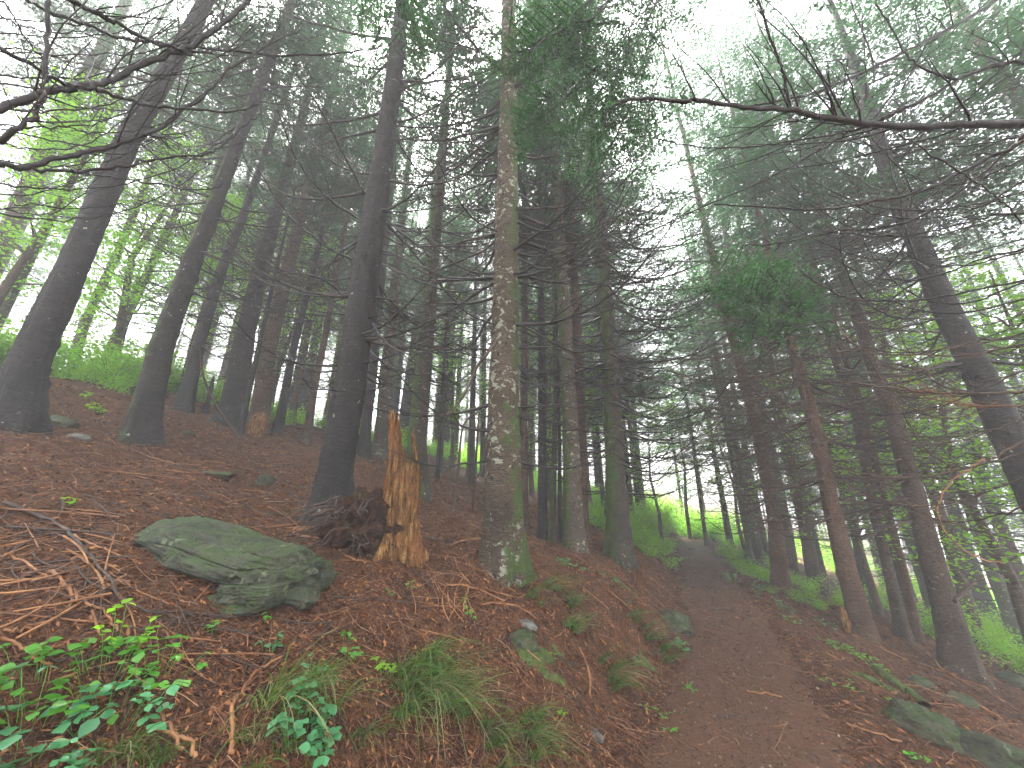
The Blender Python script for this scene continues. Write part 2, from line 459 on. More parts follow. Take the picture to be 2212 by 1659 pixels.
def dead_branches(rng, zs, azs, Ls, cent, r0, order=2, up=0.35, sides=5, down=0.25, rb=0.011, dense=1.0):
    """list of MB, one per branch; zs heights, cent(z)->(x,y), r0(z)->radius"""
    out = []
    n = 11
    t = np.linspace(0, 1, n)
    for z, az, L in zip(zs, azs, Ls):
        mb = MB()
        cx, cy_ = cent(z); r = r0(z)
        dr = np.array([math.cos(az), math.sin(az), 0]); sd_ = np.array([-dr[1], dr[0], 0])
        a = -down * rng.uniform(0.3, 1.5); b = up * rng.uniform(0.5, 1.7)
        wob = rng.standard_normal(n).cumsum() * 0.0065 * L; wob -= wob[0]
        wz = rng.standard_normal(n).cumsum() * 0.006 * L; wz -= wz[0]
        bend = rng.uniform(-0.25, 0.25) * L
        P = np.array([cx, cy_, z]) + dr * (r * 0.8 + L * (t - 0.12 * t * t))[:, None] + np.array([0, 0, 1]) * ((a * t + b * t ** 2.2) * L + wz)[:, None] + sd_ * (wob + bend * t * t)[:, None]
        R0 = 1.1 * rb * (0.6 + 0.5 * L / 1.6) * rng.uniform(0.8, 1.25)
        tubes(mb, P, R0 * (1.0 - 0.80 * t) + 0.6 * R0 * np.exp(-t * 18), sides)
        if order > 0:
            K = int((5 + 4 * L) * dense)
            tk = np.sort(rng.uniform(0.15, 0.97, K)); sg = np.where(np.arange(K) % 2, 1, -1)
            B0 = np.stack([np.interp(tk, t, P[:, i]) for i in range(3)], 1)
            Tn = nrm(np.gradient(P, axis=0)); Tk = np.stack([np.interp(tk, t, Tn[:, i]) for i in range(3)], 1)
            Lk = L * (0.10 + 0.42 * (1 - tk)) * rng.uniform(0.35, 1.2, K)
            ang = rng.uniform(0.5, 1.05, K)
            D = nrm(Tk * np.cos(ang)[:, None] + sd_[None] * (sg * np.sin(ang))[:, None] + np.array([0, 0, 1]) * rng.uniform(-0.25, 0.3, K)[:, None])
            m_ = 6; tt = np.linspace(0, 1, m_)
            Q = B0[:, None] + D[:, None] * (Lk[:, None] * tt)[..., None]
            Q = Q + Tk[:, None] * (0.25 * Lk[:, None] * tt ** 2)[..., None]
            Q[..., 2] += (rng.uniform(0.0, 0.35, K)[:, None] * Lk[:, None] * tt ** 2)
            Q += rng.standard_normal((K, m_, 3)).cumsum(1) * 0.012 * Lk[:, None, None] * (tt > 0)[None, :, None]
            Rk = R0 * 0.42 * (1 - 0.6 * tk)
            tubes(mb, Q, np.maximum(Rk[:, None] * (1 - 0.7 * tt), 0.0016), 3)
            if order > 1:
                K2 = K * 3
                pi = rng.integers(0, K, K2); t2 = rng.uniform(0.2, 0.95, K2)
                fi = t2 * (m_ - 1); i0 = np.clip(fi.astype(int), 0, m_ - 2); fr = (fi - i0)[:, None]
                B2 = Q[pi, i0] * (1 - fr) + Q[pi, i0 + 1] * fr
                D2 = nrm(D[pi] + rng.standard_normal((K2, 3)) * 0.55)
                L2 = Lk[pi] * rng.uniform(0.15, 0.5, K2)
                t3 = np.linspace(0, 1, 3)
                Q2 = B2[:, None] + D2[:, None] * (L2[:, None] * t3)[..., None]
                Q2[..., 2] += 0.12 * L2[:, None] * t3 ** 2
                tubes(mb, Q2, np.maximum(Rk[pi, None] * 0.5 * (1 - 0.7 * t3), 0.0012), 3)
        out.append(mb)
    return out

def bough(rng, leaf=0.05, shoots=26, spacing=0.03, droop=0.3, wide=0.45, hang=0.1, lw=0.42):
    """a live spray along +x of length 1; slot 0 leaves, slot 1 twig"""
    mb = MB()
    t = np.linspace(0, 1, 9)
    ax = np.stack([t, 0.05 * np.sin(t * 4 + rng.uniform(0, 6)), -droop * t ** 2], 1)
    tubes(mb, ax, 0.008 * (1 - 0.8 * t), 3, 1)
    B = []; D = []; Nn = []; Lf = []
    tk = np.linspace(0.1, 0.99, shoots)
    for i, q in enumerate(tk):
        sg = 1 if i % 2 else -1
        b0 = np.array([np.interp(q, t, ax[:, j]) for j in range(3)])
        Ls = (wide * (1 - q) ** 0.75 * min(1, 0.45 + q * 2.2) + 0.07) * rng.uniform(0.65, 1.15)
        an = rng.uniform(0.75, 1.15)
        d = np.array([math.cos(an), sg * math.sin(an), rng.uniform(-0.15, 0.12)])
        ns = max(3, int(Ls / spacing))
        s = np.linspace(0.06, 1, ns)
        pts = b0 + d * (Ls * s)[:, None]; pts[:, 2] -= hang * Ls * 3 * s ** 2 * Ls
        pts += rng.standard_normal(pts.shape) * 0.004
        tubes(mb, pts[[0, ns // 2, -1]], np.array([0.0035, 0.0025, 0.001]), 3, 1)
        for g in (-1, 1):
            dd = d * 0.75 + g * np.array([-d[1], d[0], 0]) * 0.75
            D.append(dd + rng.standard_normal((ns, 3)) * np.array([0.2, 0.2, 0.28])); B.append(pts)
            Lf.append(leaf * rng.uniform(0.6, 1.25, ns) * (1.1 - 0.35 * s))
    B = np.concatenate(B); D = np.concatenate(D); Lf = np.concatenate(Lf)
    Nn = np.array([0, 0, 1]) + rng.standard_normal((len(B), 3)) * 0.45
    leaves(mb, B, D, Nn, Lf, Lf * lw)
    return mb

rngB = np.random.default_rng(3)
BOUGH = [bough(rngB, 0.052, 22, 0.036, d_, w_, 0.12) for d_, w_ in ((0.25, 0.42), (0.4, 0.36), (0.1, 0.48), (0.5, 0.40), (0.3, 0.5))]
BOUGH_FINE = [bough(rngB, 0.034, 34, 0.02, d_, w_, 0.2, 0.38) for d_, w_ in ((0.35, 0.42), (0.55, 0.36), (0.2, 0.45))]

def rotM(az, pitch, roll=0):
    ca, sa = math.cos(az), math.sin(az); cp, sp = math.cos(pitch), math.sin(pitch); cr, sr = math.cos(roll), math.sin(roll)
    Rz = np.array([[ca, -sa, 0], [sa, ca, 0], [0, 0, 1]]); Ry = np.array([[cp, 0, -sp], [0, 1, 0], [sp, 0, cp]]); Rx = np.array([[1, 0, 0], [0, cr, -sr], [0, sr, cr]])
    return Rz @ Ry @ Rx

def crown(rng, z0, z1, Lmax, per_m=7, offs=0.0, shape=0.8):
    mb = MB()
    z = z0
    while z < z1 - 0.2:
        f = (z - z0) / (z1 - z0)
        L = Lmax * (1 - f) ** shape * min(1, 0.55 + f * 3) * rng.uniform(0.6, 1.15) + 0.25
        az = rng.uniform(0, 6.283)
        pitch = rng.uniform(-0.25, 0.15) + 0.5 * f
        b = BOUGH[rng.integers(len(BOUGH))]
        bare = offs * L
        Mr = rotM(az, pitch, rng.uniform(-0.4, 0.4)) * (L - bare)
        st = np.array([math.cos(az) * bare, math.sin(az) * bare, z])
        if bare > 0.05:
            tubes(mb, np.array([[0, 0, z - bare * 0.1], st]), np.array([0.012, 0.009]) * L * 0.7, 3, 1)
        mb.add_mb(b, Mr, st)
        z += 1.0 / per_m * rng.uniform(0.5, 1.5)
    return mb

rngC = np.random.default_rng(11)
CROWNS = []
for i in range(6):
    hgt = 12.0
    CROWNS.append(crown(rngC, 0, hgt, rngC.uniform(2.3, 3.0), 5.8, 0.2).mesh('crown', [M_['needle'], M_['branch']], False))
CROWNS_L = []
for me in CROWNS[:3]:                       # a lighter, fresher green
    m2 = me.copy(); m2.materials[0] = M_['hemlock']; CROWNS_L.append(m2)

def far_branchwork(rng, z0, z1, L0, n):
    zs = rng.uniform(z0, z1, n); az = rng.uniform(0, 6.283, n); Ls = L0 * rng.uniform(0.5, 1.2, n)
    ms = dead_branches(rng, zs, az, Ls, lambda z: (0, 0), lambda z: 0.08, 1, 0.35, 3, 0.25, 0.010, 0.9)
    mb = MB()
    for x in ms: mb.add_mb(x)
    return mb
FARB = [far_branchwork(np.random.default_rng(50 + i), 1.2, 10.5, 2.2, 80).mesh('branchwork', M_['branch']) for i in range(4)]

TREES = []     # (x, y, r)
def make_tree(name, label, base, ups, w0, top, mat, crown_z=7.0, nb=36, bz=(1.6, 9), bL=1.6, hero=False, tdef=None, group=None, cat='tree',
              light=False, crown_s=1.0, flare=0.5, bup=0.35, seed=None, has_crown=True, bmat='branch', live=None):
    """base: foot pixel; ups: [(u, v, width)] pixels the trunk passes; w0 width near the foot"""
    seed = seed if seed is not None else int(base[0] * 7 + base[1]) % 9973
    rng = np.random.default_rng(seed)
    p, t = hit(base[0], base[1], tdef)
    y0 = p[1]
    cosf = math.cos(math.atan2(abs(p[0]), p[1]))
    ax = [np.array([0, 0, 0.0])]; rad = [w0 * t * cosf / (2 * FP)]
    for (u, v, w) in ups:
        d = ray(u, v); tt = y0 / d[1]
        q = np.array([0, 0, CAMZ]) + d * tt - p
        if q[2] <= ax[-1][2] + 0.05: continue
        q[1] = 0
        ax.append(q); rad.append(w * tt * cosf / (2 * FP))
    last = ax[-1]; prev = ax[-2]
    sl = (last - prev) / max(0.3, last[2] - prev[2])
    if last[2] < top:
        rem = top - last[2]
        n = 4
        for k in range(1, n + 1):
            f = k / n
            ax.append(last + np.array([sl[0] * 0.6 * rem * f * (1 - 0.4 * f), 0, rem * f]))
            rad.append(max(0.02, rad[len(ups) if len(rad) > len(ups) else -1] * (1 - 0.93 * f)))
    ax = np.array(ax); rad = np.array(rad)
    z_top = ax[-1][2]
    cent = lambda z: (np.interp(z, ax[:, 2], ax[:, 0]), np.interp(z, ax[:, 2], ax[:, 1]))
    rz = lambda z: float(np.interp(z, ax[:, 2], rad))
    root = thing(name, label, cat, p, group)
    mb = MB()
    trunk_mesh(mb, ax, rad, 32 if hero else (18 if t < 9 else 11), flare, 1.0, seed % 100, 0, 40 if hero else 12)
    mb.build('trunk', M_[mat], root)
    if nb:
        nb = min(98, int(nb * 1.45)); bL = bL * 1.2
        zs = np.sort(rng.uniform(bz[0], min(bz[1], z_top - 0.5), nb)); az = rng.uniform(0, 6.283, nb)
        if hero: az = np.where(np.abs(az - 4.712) < 0.75, az + 1.5 * np.where(az > 4.712, 1, -1), az)
        whor = np.round(zs / 0.38) * 0.38 + rng.normal(0, 0.03, nb)      # branches leave the stem in whorls
        zs = np.clip(whor, bz[0], z_top - 0.3)
        Ls = bL * rng.uniform(0.35, 1.25, nb) * np.clip(0.55 + (zs - bz[0]) * 0.25, 0.5, 1.15)
        if hero:
            bs = dead_branches(rng, zs, az, Ls, cent, rz, 2, bup, 6, 0.28, 0.013)
            for b in bs: b.build('branch', M_[bmat], root)
        else:
            bs = dead_branches(rng, zs, az, Ls, cent, rz, 1 if t > 9 else 2, bup, 4, 0.28, 0.011)
            mb = MB()
            for b in bs: mb.add_mb(b)
            mb.build('branchwork', M_[bmat], root)
    if has_crown:
        me = (CROWNS_L if light else CROWNS)[seed % (3 if light else 6)]
        o = link('crown', me, root)
        cx, cyy = cent(crown_z)
        o.location = (float(cx), float(cyy), crown_z)
        s = crown_s; hz = (z_top - crown_z + 0.4) / 12.0
        o.scale = (s, s, hz); o.rotation_euler = (0, 0, seed % 63 / 10)
        tx, ty = cent(z_top)
        o.rotation_euler = (0, math.atan2(float(tx - cx), z_top - crown_z), 0)
        o.rotation_euler.rotate_axis('Z', seed % 63 / 10)
    TREES.append((p[0], p[1], rad[0]))
    print('TREE', name, np.round(p, 2), 't=%.1f r0=%.2f top=%.1f' % (t, rad[0], z_top))
    return root, p, ax, cent, rz, t

T = []
def tree(*a, **k):
    r = make_tree(*a, **k); T.append(r); return r

# --- left slope
tree('spruce_tree', 'pale pinkish grey spruce trunk crossing the upper left edge, behind the crossing black branches', (-175, 850), [(20, 500, 62), (117, 283, 52), (217, 117, 44), (270, 10, 36)], 75, 17, 'bark_brown', 9, 30, (2.5, 10), 1.8, tdef=8.5)
big1 = tree('spruce_tree', 'thick dark grey spruce at far left leaning right, its foot beside grey stones', (32, 925), [(62, 786, 100), (168, 553, 80), (277, 300, 64), (335, 200, 54), (430, 33, 44)], 128, 17, 'bark_grey', 8, 18, (3.6, 10), 1.5, True, flare=0.45)
big2 = tree('spruce_tree', 'dark spruce with mossy left side and split flared foot, right of the thickest left trunk', (303, 955), [(347, 753, 60), (420, 553, 47), (442, 500, 42), (510, 317, 34), (567, 167, 28), (620, 33, 24)], 76, 18, 'bark_grey_moss', 8, 30, (2.2, 10), 1.6, True, flare=0.5)
tree('spruce_tree', 'slim greyish spruce on the crest before green bushes, between the two large left trunks', (157, 806), [(187, 686, 27), (247, 563, 23), (290, 460, 20)], 32, 16, 'bark_brown', 8, 40, (1.5, 9), 1.8, tdef=11)
tree('spruce_tree', 'pale lichen-barked spruce on the crest, second of the slim pair beside green bushes', (233, 830), [(267, 697, 26), (333, 560, 22), (380, 460, 19)], 30, 16, 'bark_spot', 8, 40, (1.5, 9), 1.8, tdef=10.5)
tree('spruce_tree', 'grey spruce with pale flared foot, right of the mossy split-footed trunk', (397, 888), [(433, 730, 30), (483, 570, 25), (520, 480, 21)], 38, 17, 'bark_grey', 8, 44, (1.2, 9), 1.8)
snag = tree('broken_snag', 'short thin snapped tree stub among green bushes, right of the grey spruce', (443, 893), [(452, 856, 10), (460, 820, 9)], 12, 0.9, 'bark_grey', has_crown=False, nb=0, cat='snag')
tree('spruce_tree', 'broad grey-brown spruce with wide skirted foot, left of the thin dark stem', (498, 912), [(530, 720, 45), (567, 570, 37), (600, 450, 30)], 62, 18, 'bark_grey', 8, 46, (1.0, 9), 1.8, flare=0.7)
tree('thin_spruce', 'thin dark stem leaning between two broad trunks, upslope of the rotten orange stump', (517, 940), [(548, 800, 12), (573, 686, 11), (596, 586, 10)], 15, 9, 'bark_grey', 6, 20, (0.8, 6), 1.0, crown_s=0.5, flare=0.15)
tree('spruce_tree', 'grey-brown spruce with rotten orange wood at its foot, on the middle left slope', (556, 935), [(580, 753, 38), (620, 586, 32), (655, 450, 26)], 46, 18, 'bark_brown', 8, 40, (1.4, 9), 1.7, flare=0.3)
tree('thin_spruce', 'slender grey trunk standing just left of the slope edge bushes, right of the rotten-footed tree', (600, 935), [(620, 830, 18), (634, 753, 17), (668, 620, 14)], 23, 14, 'bark_grey', 7, 34, (1.2, 9), 1.5, crown_s=0.7)
tree('thin_spruce', 'slim pale brown trunk with striped bark, just left of the big dark central-left spruce', (660, 958), [(680, 830, 16), (697, 753, 15), (722, 620, 13)], 20, 13, 'bark_brown', 6, 34, (1.0, 8), 1.5, crown_s=0.7, bmat='branch_brown')
big3 = tree('spruce_tree', 'big dark grey spruce with spreading root foot, beside the broken orange stump', (712, 1110), [(727, 1000, 74), (760, 800, 68), (797, 553, 58), (826, 350, 48), (848, 200, 40), (858, 100, 36)], 88, 18, 'bark_grey', 8, 52, (1.5, 9.5), 1.9, True, flare=0.65, bup=0.45)
tree('spruce_tree', 'misty grey trunk showing behind the right edge of the big dark stump-side spruce', (782, 985), [(800, 850, 22), (822, 620, 19)], 26, 17, 'bark_grey', 8, 30, (2, 9), 1.6)
tree('spruce_tree', 'misty lichen-footed trunk directly behind the tall splinter of the stump', (820, 985), [(836, 800, 29), (850, 653, 26)], 34, 17, 'bark_spot', 8, 30, (2, 9), 1.6)
tree('spruce_tree', 'pale foggy trunk between the stump splinter and the mossy green trunk', (868, 960), [(885, 830, 25), (900, 720, 22)], 30, 17, 'bark_grey', 8, 24, (2, 9), 1.6)
tree('spruce_tree', 'moss-covered green spruce trunk rising right behind the broken stump', (908, 1070), [(901, 953, 40), (921, 720, 34), (933, 586, 30), (945, 450, 26)], 46, 17, 'bark_moss', 7.5, 50, (1.6, 9), 1.8, True, flare=0.35, bup=0.45)
tree('thin_spruce', 'pencil-thin dark stem right of the mossy green trunk', (944, 1035), [(952, 900, 7.5), (959, 786, 6.5)], 9, 8, 'bark_grey', 5, 20, (1, 6), 0.9, crown_s=0.4)
tree('spruce_tree', 'pale foggy trunk beyond the pencil-thin stem, over bright undergrowth', (962, 985), [(968, 880, 15), (975, 760, 13)], 18, 16, 'bark_grey', 8, 26, (2, 9), 1.5)
tree('thin_spruce', 'faint slender foggy trunk midway between the mossy and the lichen-covered trunks', (984, 975), [(990, 850, 10), (995, 740, 9)], 12, 15, 'bark_grey', 8, 22, (2, 9), 1.4, crown_s=0.7)
tree('thin_spruce', 'grey slender trunk behind the two leaning dead poles', (1019, 1050), [(1021, 900, 12), (1023, 786, 11)], 14, 14, 'bark_grey', 7, 26, (2, 9), 1.4, crown_s=0.7)
tree('thin_spruce', 'pale slender trunk touching the left edge of the lichen-covered central trunk', (1043, 1030), [(1044, 900, 12), (1046, 740, 10)], 14, 15, 'bark_grey', 8, 22, (2, 9), 1.4, crown_s=0.7)
# --- the central tree
mid = tree('spruce_tree', 'brown spruce blotched with pale lichen, standing in the middle before the other trunks', (1085, 1236), [(1086, 1000, 76), (1090, 800, 62), (1094, 553, 52), (1097, 350, 43), (1099, 150, 33), (1098, 10, 28)], 84, 16, 'bark_lichen', 7.5, 46, (1.2, 9), 2.0, True, flare=0.55, bup=0.45)
tree('spruce_tree', 'narrow dark trunk close behind the right side of the lichen-covered central trunk', (1133, 1150), [(1131, 900, 17), (1134, 553, 14)], 20, 16, 'bark_brown', 7, 30, (1.5, 9), 1.4, crown_s=0.8)
tree('spruce_tree', 'dark grey trunk left of the twin thin stems, right of the central trunk', (1172, 1165), [(1171, 786, 17), (1168, 620, 15)], 21, 16, 'bark_grey', 8, 36, (1.5, 9), 1.6)
tree('thin_spruce', 'mossy thin stem, left of the two slim stems right of centre', (1193, 1170), [(1197, 1000, 12), (1199, 853, 10)], 14, 9, 'bark_moss', 6, 16, (1, 7), 1.0, crown_s=0.5)
tree('thin_spruce', 'very thin dark stem between the mossy thin stem and the spotted trunk', (1210, 1172), [(1209, 1000, 8), (1207, 853, 7)], 10, 8, 'bark_grey', 6, 14, (1, 7), 1.0, crown_s=0.4)
tree('spruce_tree', 'brown trunk with white lichen spots, front one of the pair right of centre', (1241, 1188), [(1231, 886, 32), (1218, 653, 27), (1211, 553, 25), (1205, 430, 21)], 44, 17, 'bark_spot', 8, 40, (1.5, 9), 1.7, True, flare=0.3)
tree('spruce_tree', 'smooth reddish brown trunk touching the right side of the white-spotted trunk', (1262, 1168), [(1251, 820, 21), (1241, 620, 18)], 24, 22, 'bark_red', 8, 34, (1.5, 9), 1.6, crown_s=1.5, light=True)
tree('spruce_tree', 'dark trunk with mossy left foot at the top of the bank, last before the path', (1336, 1203), [(1328, 986, 42), (1318, 753, 32), (1305, 586, 27), (1295, 450, 22)], 56, 22.5, 'bark_moss', 7, 70, (1.0, 9), 2.1, True, flare=0.4, bup=0.4, crown_s=1.7)
tree('thin_spruce', 'slim trunk at the far end of the path, among glowing green bushes', (1522, 1146), [(1510, 1060, 8), (1500, 980, 7)], 9, 11, 'bark_brown', 6, 26, (1, 7), 1.5, tdef=17, crown_s=0.8)
# --- right of the path
tree('spruce_tree', 'reddish brown trunk nearest the right path bank, left of its paler twin', (1690, 1277), [(1675, 1139, 34), (1668, 1087, 32), (1635, 920, 30), (1608, 820, 27), (1580, 720, 22)], 44, 23, 'bark_red', 6.5, 70, (1.2, 9), 2.2, bmat='branch_brown', flare=0.25, crown_s=1.8)
tree('spruce_tree', 'paler brown trunk standing directly right behind the reddish path-bank trunk', (1715, 1258), [(1700, 1150, 26), (1675, 1020, 23), (1638, 836, 20)], 30, 23, 'bark_brown', 7, 44, (1.2, 9), 2.0, bmat='branch_brown', crown_s=1.5, light=True)
tree('spruce_tree', 'dim broad-footed trunk in shade, deeper behind the pair at the path bank', (1755, 1238), [(1738, 1139, 27), (1715, 1020, 24)], 34, 16, 'bark_brown', 7, 44, (1.2, 9), 1.9, tdef=11)
fol = tree('hemlock_tree', 'brown trunk under the lush green hanging boughs, with peeled orange wood at its foot', (1868, 1376), [(1822, 1206, 44), (1798, 1106, 40), (1768, 953, 34), (1742, 853, 29), (1718, 770, 26), (1690, 660, 20)], 58, 15, 'bark_red', 6, 60, (1.4, 7), 2.0, True, flare=0.25, bmat='branch_brown')
tree('spruce_tree', 'mossy-footed pale trunk right behind the tree with peeled orange foot', (1884, 1316), [(1852, 1173, 23), (1795, 953, 19)], 27, 16, 'bark_moss', 8, 40, (1.2, 9), 1.8)
tree('spruce_tree', 'slim brown trunk, left one of the close twins in the right wood', (1955, 1383), [(1925, 1256, 27), (1892, 1123, 25), (1848, 886, 22), (1808, 786, 20), (1775, 670, 17)], 33, 17, 'bark_brown', 7, 46, (1.4, 9), 1.9, bmat='branch_brown', crown_s=1.15)
tree('spruce_tree', 'slim reddish trunk, right one of the close twins in the right wood', (1985, 1389), [(1952, 1239, 21), (1922, 1123, 20), (1858, 870, 18), (1808, 720, 15)], 26, 17, 'bark_red', 8, 40, (1.4, 9), 1.8, bmat='branch_brown')
big4 = tree('spruce_tree', 'stout brown spruce with wide green-tinged foot, nearest whole tree on the right', (2077, 1455), [(2042, 1306, 62), (1989, 1123, 50), (1935, 920, 42), (1885, 786, 36), (1842, 653, 30), (1810, 560, 26)], 84, 17, 'bark_brown', 7, 60, (1.5, 9), 2.0, True, flare=0.45, bmat='branch_brown', crown_s=1.25)
tree('spruce_tree', 'brown trunk showing right behind the stout green-footed spruce', (2114, 1392), [(2075, 1256, 32), (2035, 1123, 29), (1968, 920, 25), (1918, 770, 22)], 40, 17, 'bark_brown', 7, 40, (1.4, 9), 1.8, bmat='branch_brown', crown_s=1.1)
tree('spruce_tree', 'bluish misty trunk with swollen foot, farther back at right', (2145, 1352), [(2092, 1206, 38), (2035, 1020, 27)], 48, 17, 'bark_grey', 8, 30, (1.4, 9), 1.8)
tree('spruce_tree', 'reddish trunk partly hidden behind the huge dark trunk at the right edge', (2250, 1390), [(2209, 1273, 34), (2162, 1139, 32), (2129, 1070, 30), (2082, 886, 26)], 42, 17, 'bark_red', 8, 30, (1.4, 9), 1.8)
big5 = tree('spruce_tree', 'huge dark grey trunk slanting out of the right edge, nearest of all', (2395, 1440), [(2250, 1100, 98), (2150, 880, 88), (2035, 650, 68), (1980, 520, 60), (1920, 380, 48), (1880, 240, 38)], 120, 15, 'bark_grey', 7, 34, (2.4, 9), 1.7, True, tdef=4.1, flare=0.3, crown_s=1.5)
tree('spruce_tree', 'leaning pinkish trunk crossing the top right corner', (2860, 1250), [(2202, 217, 58), (2125, 117, 50), (2059, 0, 42)], 75, 15, 'bark_brown', 8.5, 14, (4.5, 9), 1.3, tdef=4.6, crown_s=1.4)
tree('spruce_tree', 'slimmer pale trunk beside the one crossing the top right corner', (3020, 1250), [(2208, 100, 27), (2128, -10, 24)], 40, 16, 'bark_brown', 10, 12, (5.5, 10), 1.3, tdef=6.0)

# ---- branches traced in view of the camera but given their own depth, as parts of the tree they grow from
def smooth(P, n=5):
    P = np.asarray(P, float)
    if len(P) < 3: n = 3
    return catmull(P, n)
def traced(root, pts, t0, t1, w0, w1, twigs=1.0, mat='branch', name='branch', anchor=None, sides=6, side_len=0.45, order=2):
    rng = np.random.default_rng(int(abs(pts[0][0]) * 3 + abs(pts[0][1])) + 5)
    P2 = smooth(pts, 6)
    n = len(P2); f = np.linspace(0, 1, n)
    tt = t0 + (t1 - t0) * f
    P = np.array([at(u, v, t) for (u, v), t in zip(P2, tt)])
    P += rng.standard_normal(P.shape) * 0.004
    Rr = (w0 + (w1 - w0) * f) * tt / (2 * FP) * (1.05 if w0 >= 6.2 else 0.85)
    Rr *= 1 + 0.12 * rng.standard_normal(n)
    if anchor is not None:
        P = np.vstack([np.asarray(anchor, float), P]); Rr = np.concatenate([[Rr[0] * 1.3], Rr]); n += 1
    loc = np.array(root.location) if root is not None else np.zeros(3)
    P = P - loc
    mb = MB(); tubes(mb, P, Rr, sides)
    if twigs > 0:
        L = np.linalg.norm(P[-1] - P[0])
        K = max(4, int(L * 9 * twigs))
        tk = rng.uniform(0.12, 0.98, K); t = np.linspace(0, 1, n)
        B0 = np.stack([np.interp(tk, t, P[:, i]) for i in range(3)], 1)
        Tn = nrm(np.gradient(P, axis=0)); Tk = np.stack([np.interp(tk, t, Tn[:, i]) for i in range(3)], 1)
        sdv = nrm(np.cross(Tk, np.array([0.05, 0.02, 1.0]))) * np.where(np.arange(K) % 2, 1, -1)[:, None]
        Lk = side_len * L * (0.25 + 0.75 * (1 - tk)) * rng.uniform(0.3, 1.1, K)
        an = rng.uniform(0.45, 1.0, K)[:, None]
        D = nrm(Tk * np.cos(an) + sdv * np.sin(an) + np.array([0, 0, 1]) * rng.uniform(-0.2, 0.45, K)[:, None])
        m_ = 7; q = np.linspace(0, 1, m_)
        Q = B0[:, None] + D[:, None] * (Lk[:, None] * q)[..., None] + Tk[:, None] * (0.3 * Lk[:, None] * q ** 2)[..., None]
        Q[..., 2] += 0.18 * Lk[:, None] * q ** 2
        Q += rng.standard_normal((K, m_, 3)).cumsum(1) * 0.014 * Lk[:, None, None] * (q > 0)[None, :, None]
        Rk = np.interp(tk, t, Rr) * 0.38
        tubes(mb, Q, np.maximum(Rk[:, None] * (1 - 0.75 * q), 0.0008), 4)
        if order > 1:
            K2 = K * 4; pi = rng.integers(0, K, K2); i0 = rng.integers(1, m_ - 1, K2)
            D2 = nrm(D[pi] + rng.standard_normal((K2, 3)) * 0.6); L2 = Lk[pi] * rng.uniform(0.1, 0.42, K2); t3 = np.linspace(0, 1, 4)
            Q2 = Q[pi, i0][:, None] + D2[:, None] * (L2[:, None] * t3)[..., None]
            Q2[..., 2] += 0.15 * L2[:, None] * t3 ** 2
            tubes(mb, Q2, np.maximum(Rk[pi, None] * 0.5 * (1 - 0.7 * t3), 0.0007), 3)
    return mb.build(name, M_[mat], root)

def hidden_tree(label, x, y, r, mat, top=15):
    z = H1(x, y); root = thing('spruce_tree', label, 'tree', (x, y, z))
    ax = np.array([[0, 0, 0], [0, 0, 5], [0, 0, top]], float)
    mb = MB(); trunk_mesh(mb, ax, np.array([r, r * 0.75, 0.03]), 20, 0.4, 1, 5)
    mb.build('trunk', M_[mat], root)
    o = link('crown', CROWNS[1], root, (0, 0, 8.5)); o.scale = (1, 1, 0.6)
    return root
LT = hidden_tree('spruce whose long black bare branches sweep into the top left corner', -3.0, 0.7, 0.13, 'bark_grey')
def la(z): return (-3.0, 0.7, z)
for pts, t0, t1, w0, w1, az_ in (
    ([(-20, 240), (83, 207), (167, 185), (217, 180), (300, 143), (400, 103), (467, 60), (533, 7), (545, -30)], 1.5, 2.3, 15, 8, 3.0),
    ([(167, 185), (233, 200), (300, 223), (383, 233), (500, 240), (560, 225)], 1.65, 2.2, 9, 3, None),
    ([(-20, 348), (50, 360), (133, 340), (217, 323), (300, 293), (350, 273), (400, 233), (467, 177), (500, 143), (550, 117), (600, 83), (650, 67)], 1.5, 2.5, 12, 3, 2.6),
    ([(50, 360), (83, 367), (167, 370), (267, 360), (317, 347), (450, 330), (483, 310), (533, 267), (560, 247)], 1.6, 2.3, 7, 2.5, None),
    ([(150, 367), (233, 383), (333, 397), (443, 410), (493, 393)], 1.65, 2.2, 4.5, 2.2, None),
    ([(-12, 314), (50, 270), (83, 233), (97, 187), (100, 100), (103, 0), (104, -40)], 1.35, 1.5, 10, 7, 2.5),
    ([(50, -10), (100, 23), (200, 57), (250, 80), (327, 90), (420, 100), (600, 118), (740, 115), (830, 100)], 1.7, 2.8, 8, 2.5, 3.4),
    ([(140, -5), (200, 23), (283, 67), (333, 93), (420, 120)], 1.6, 2.0, 12, 6, 3.5),
    ([(-12, 98), (67, 140), (133, 177), (167, 185)], 1.4, 1.65, 9, 6, 2.9),
    ([(-5, -5), (33, 43), (67, 100), (93, 130)], 1.4, 1.5, 5, 3, 3.1),
    ([(-10, 420), (83, 417), (133, 403), (187, 387)], 1.7, 1.9, 3.5, 2, 2.2),
    ([(-10, 190), (83, 233), (167, 280), (233, 285), (300, 280), (380, 262)], 1.6, 2.1, 4, 2, 2.6),
    ([(-5, 277), (133, 307), (233, 315), (330, 300)], 1.6, 2.1, 4, 2, 2.4),
    ([(-10, 455), (60, 440), (160, 452), (260, 440)], 1.9, 2.4, 4, 2, 2.1),
    ([(-5, 30), (60, 60), (140, 70), (260, 40)], 1.9, 2.5, 5, 2, 3.2)):
    traced(LT, pts, t0, t1, w0, w1, 0.8, anchor=la(az_) if az_ else None, side_len=0.3)

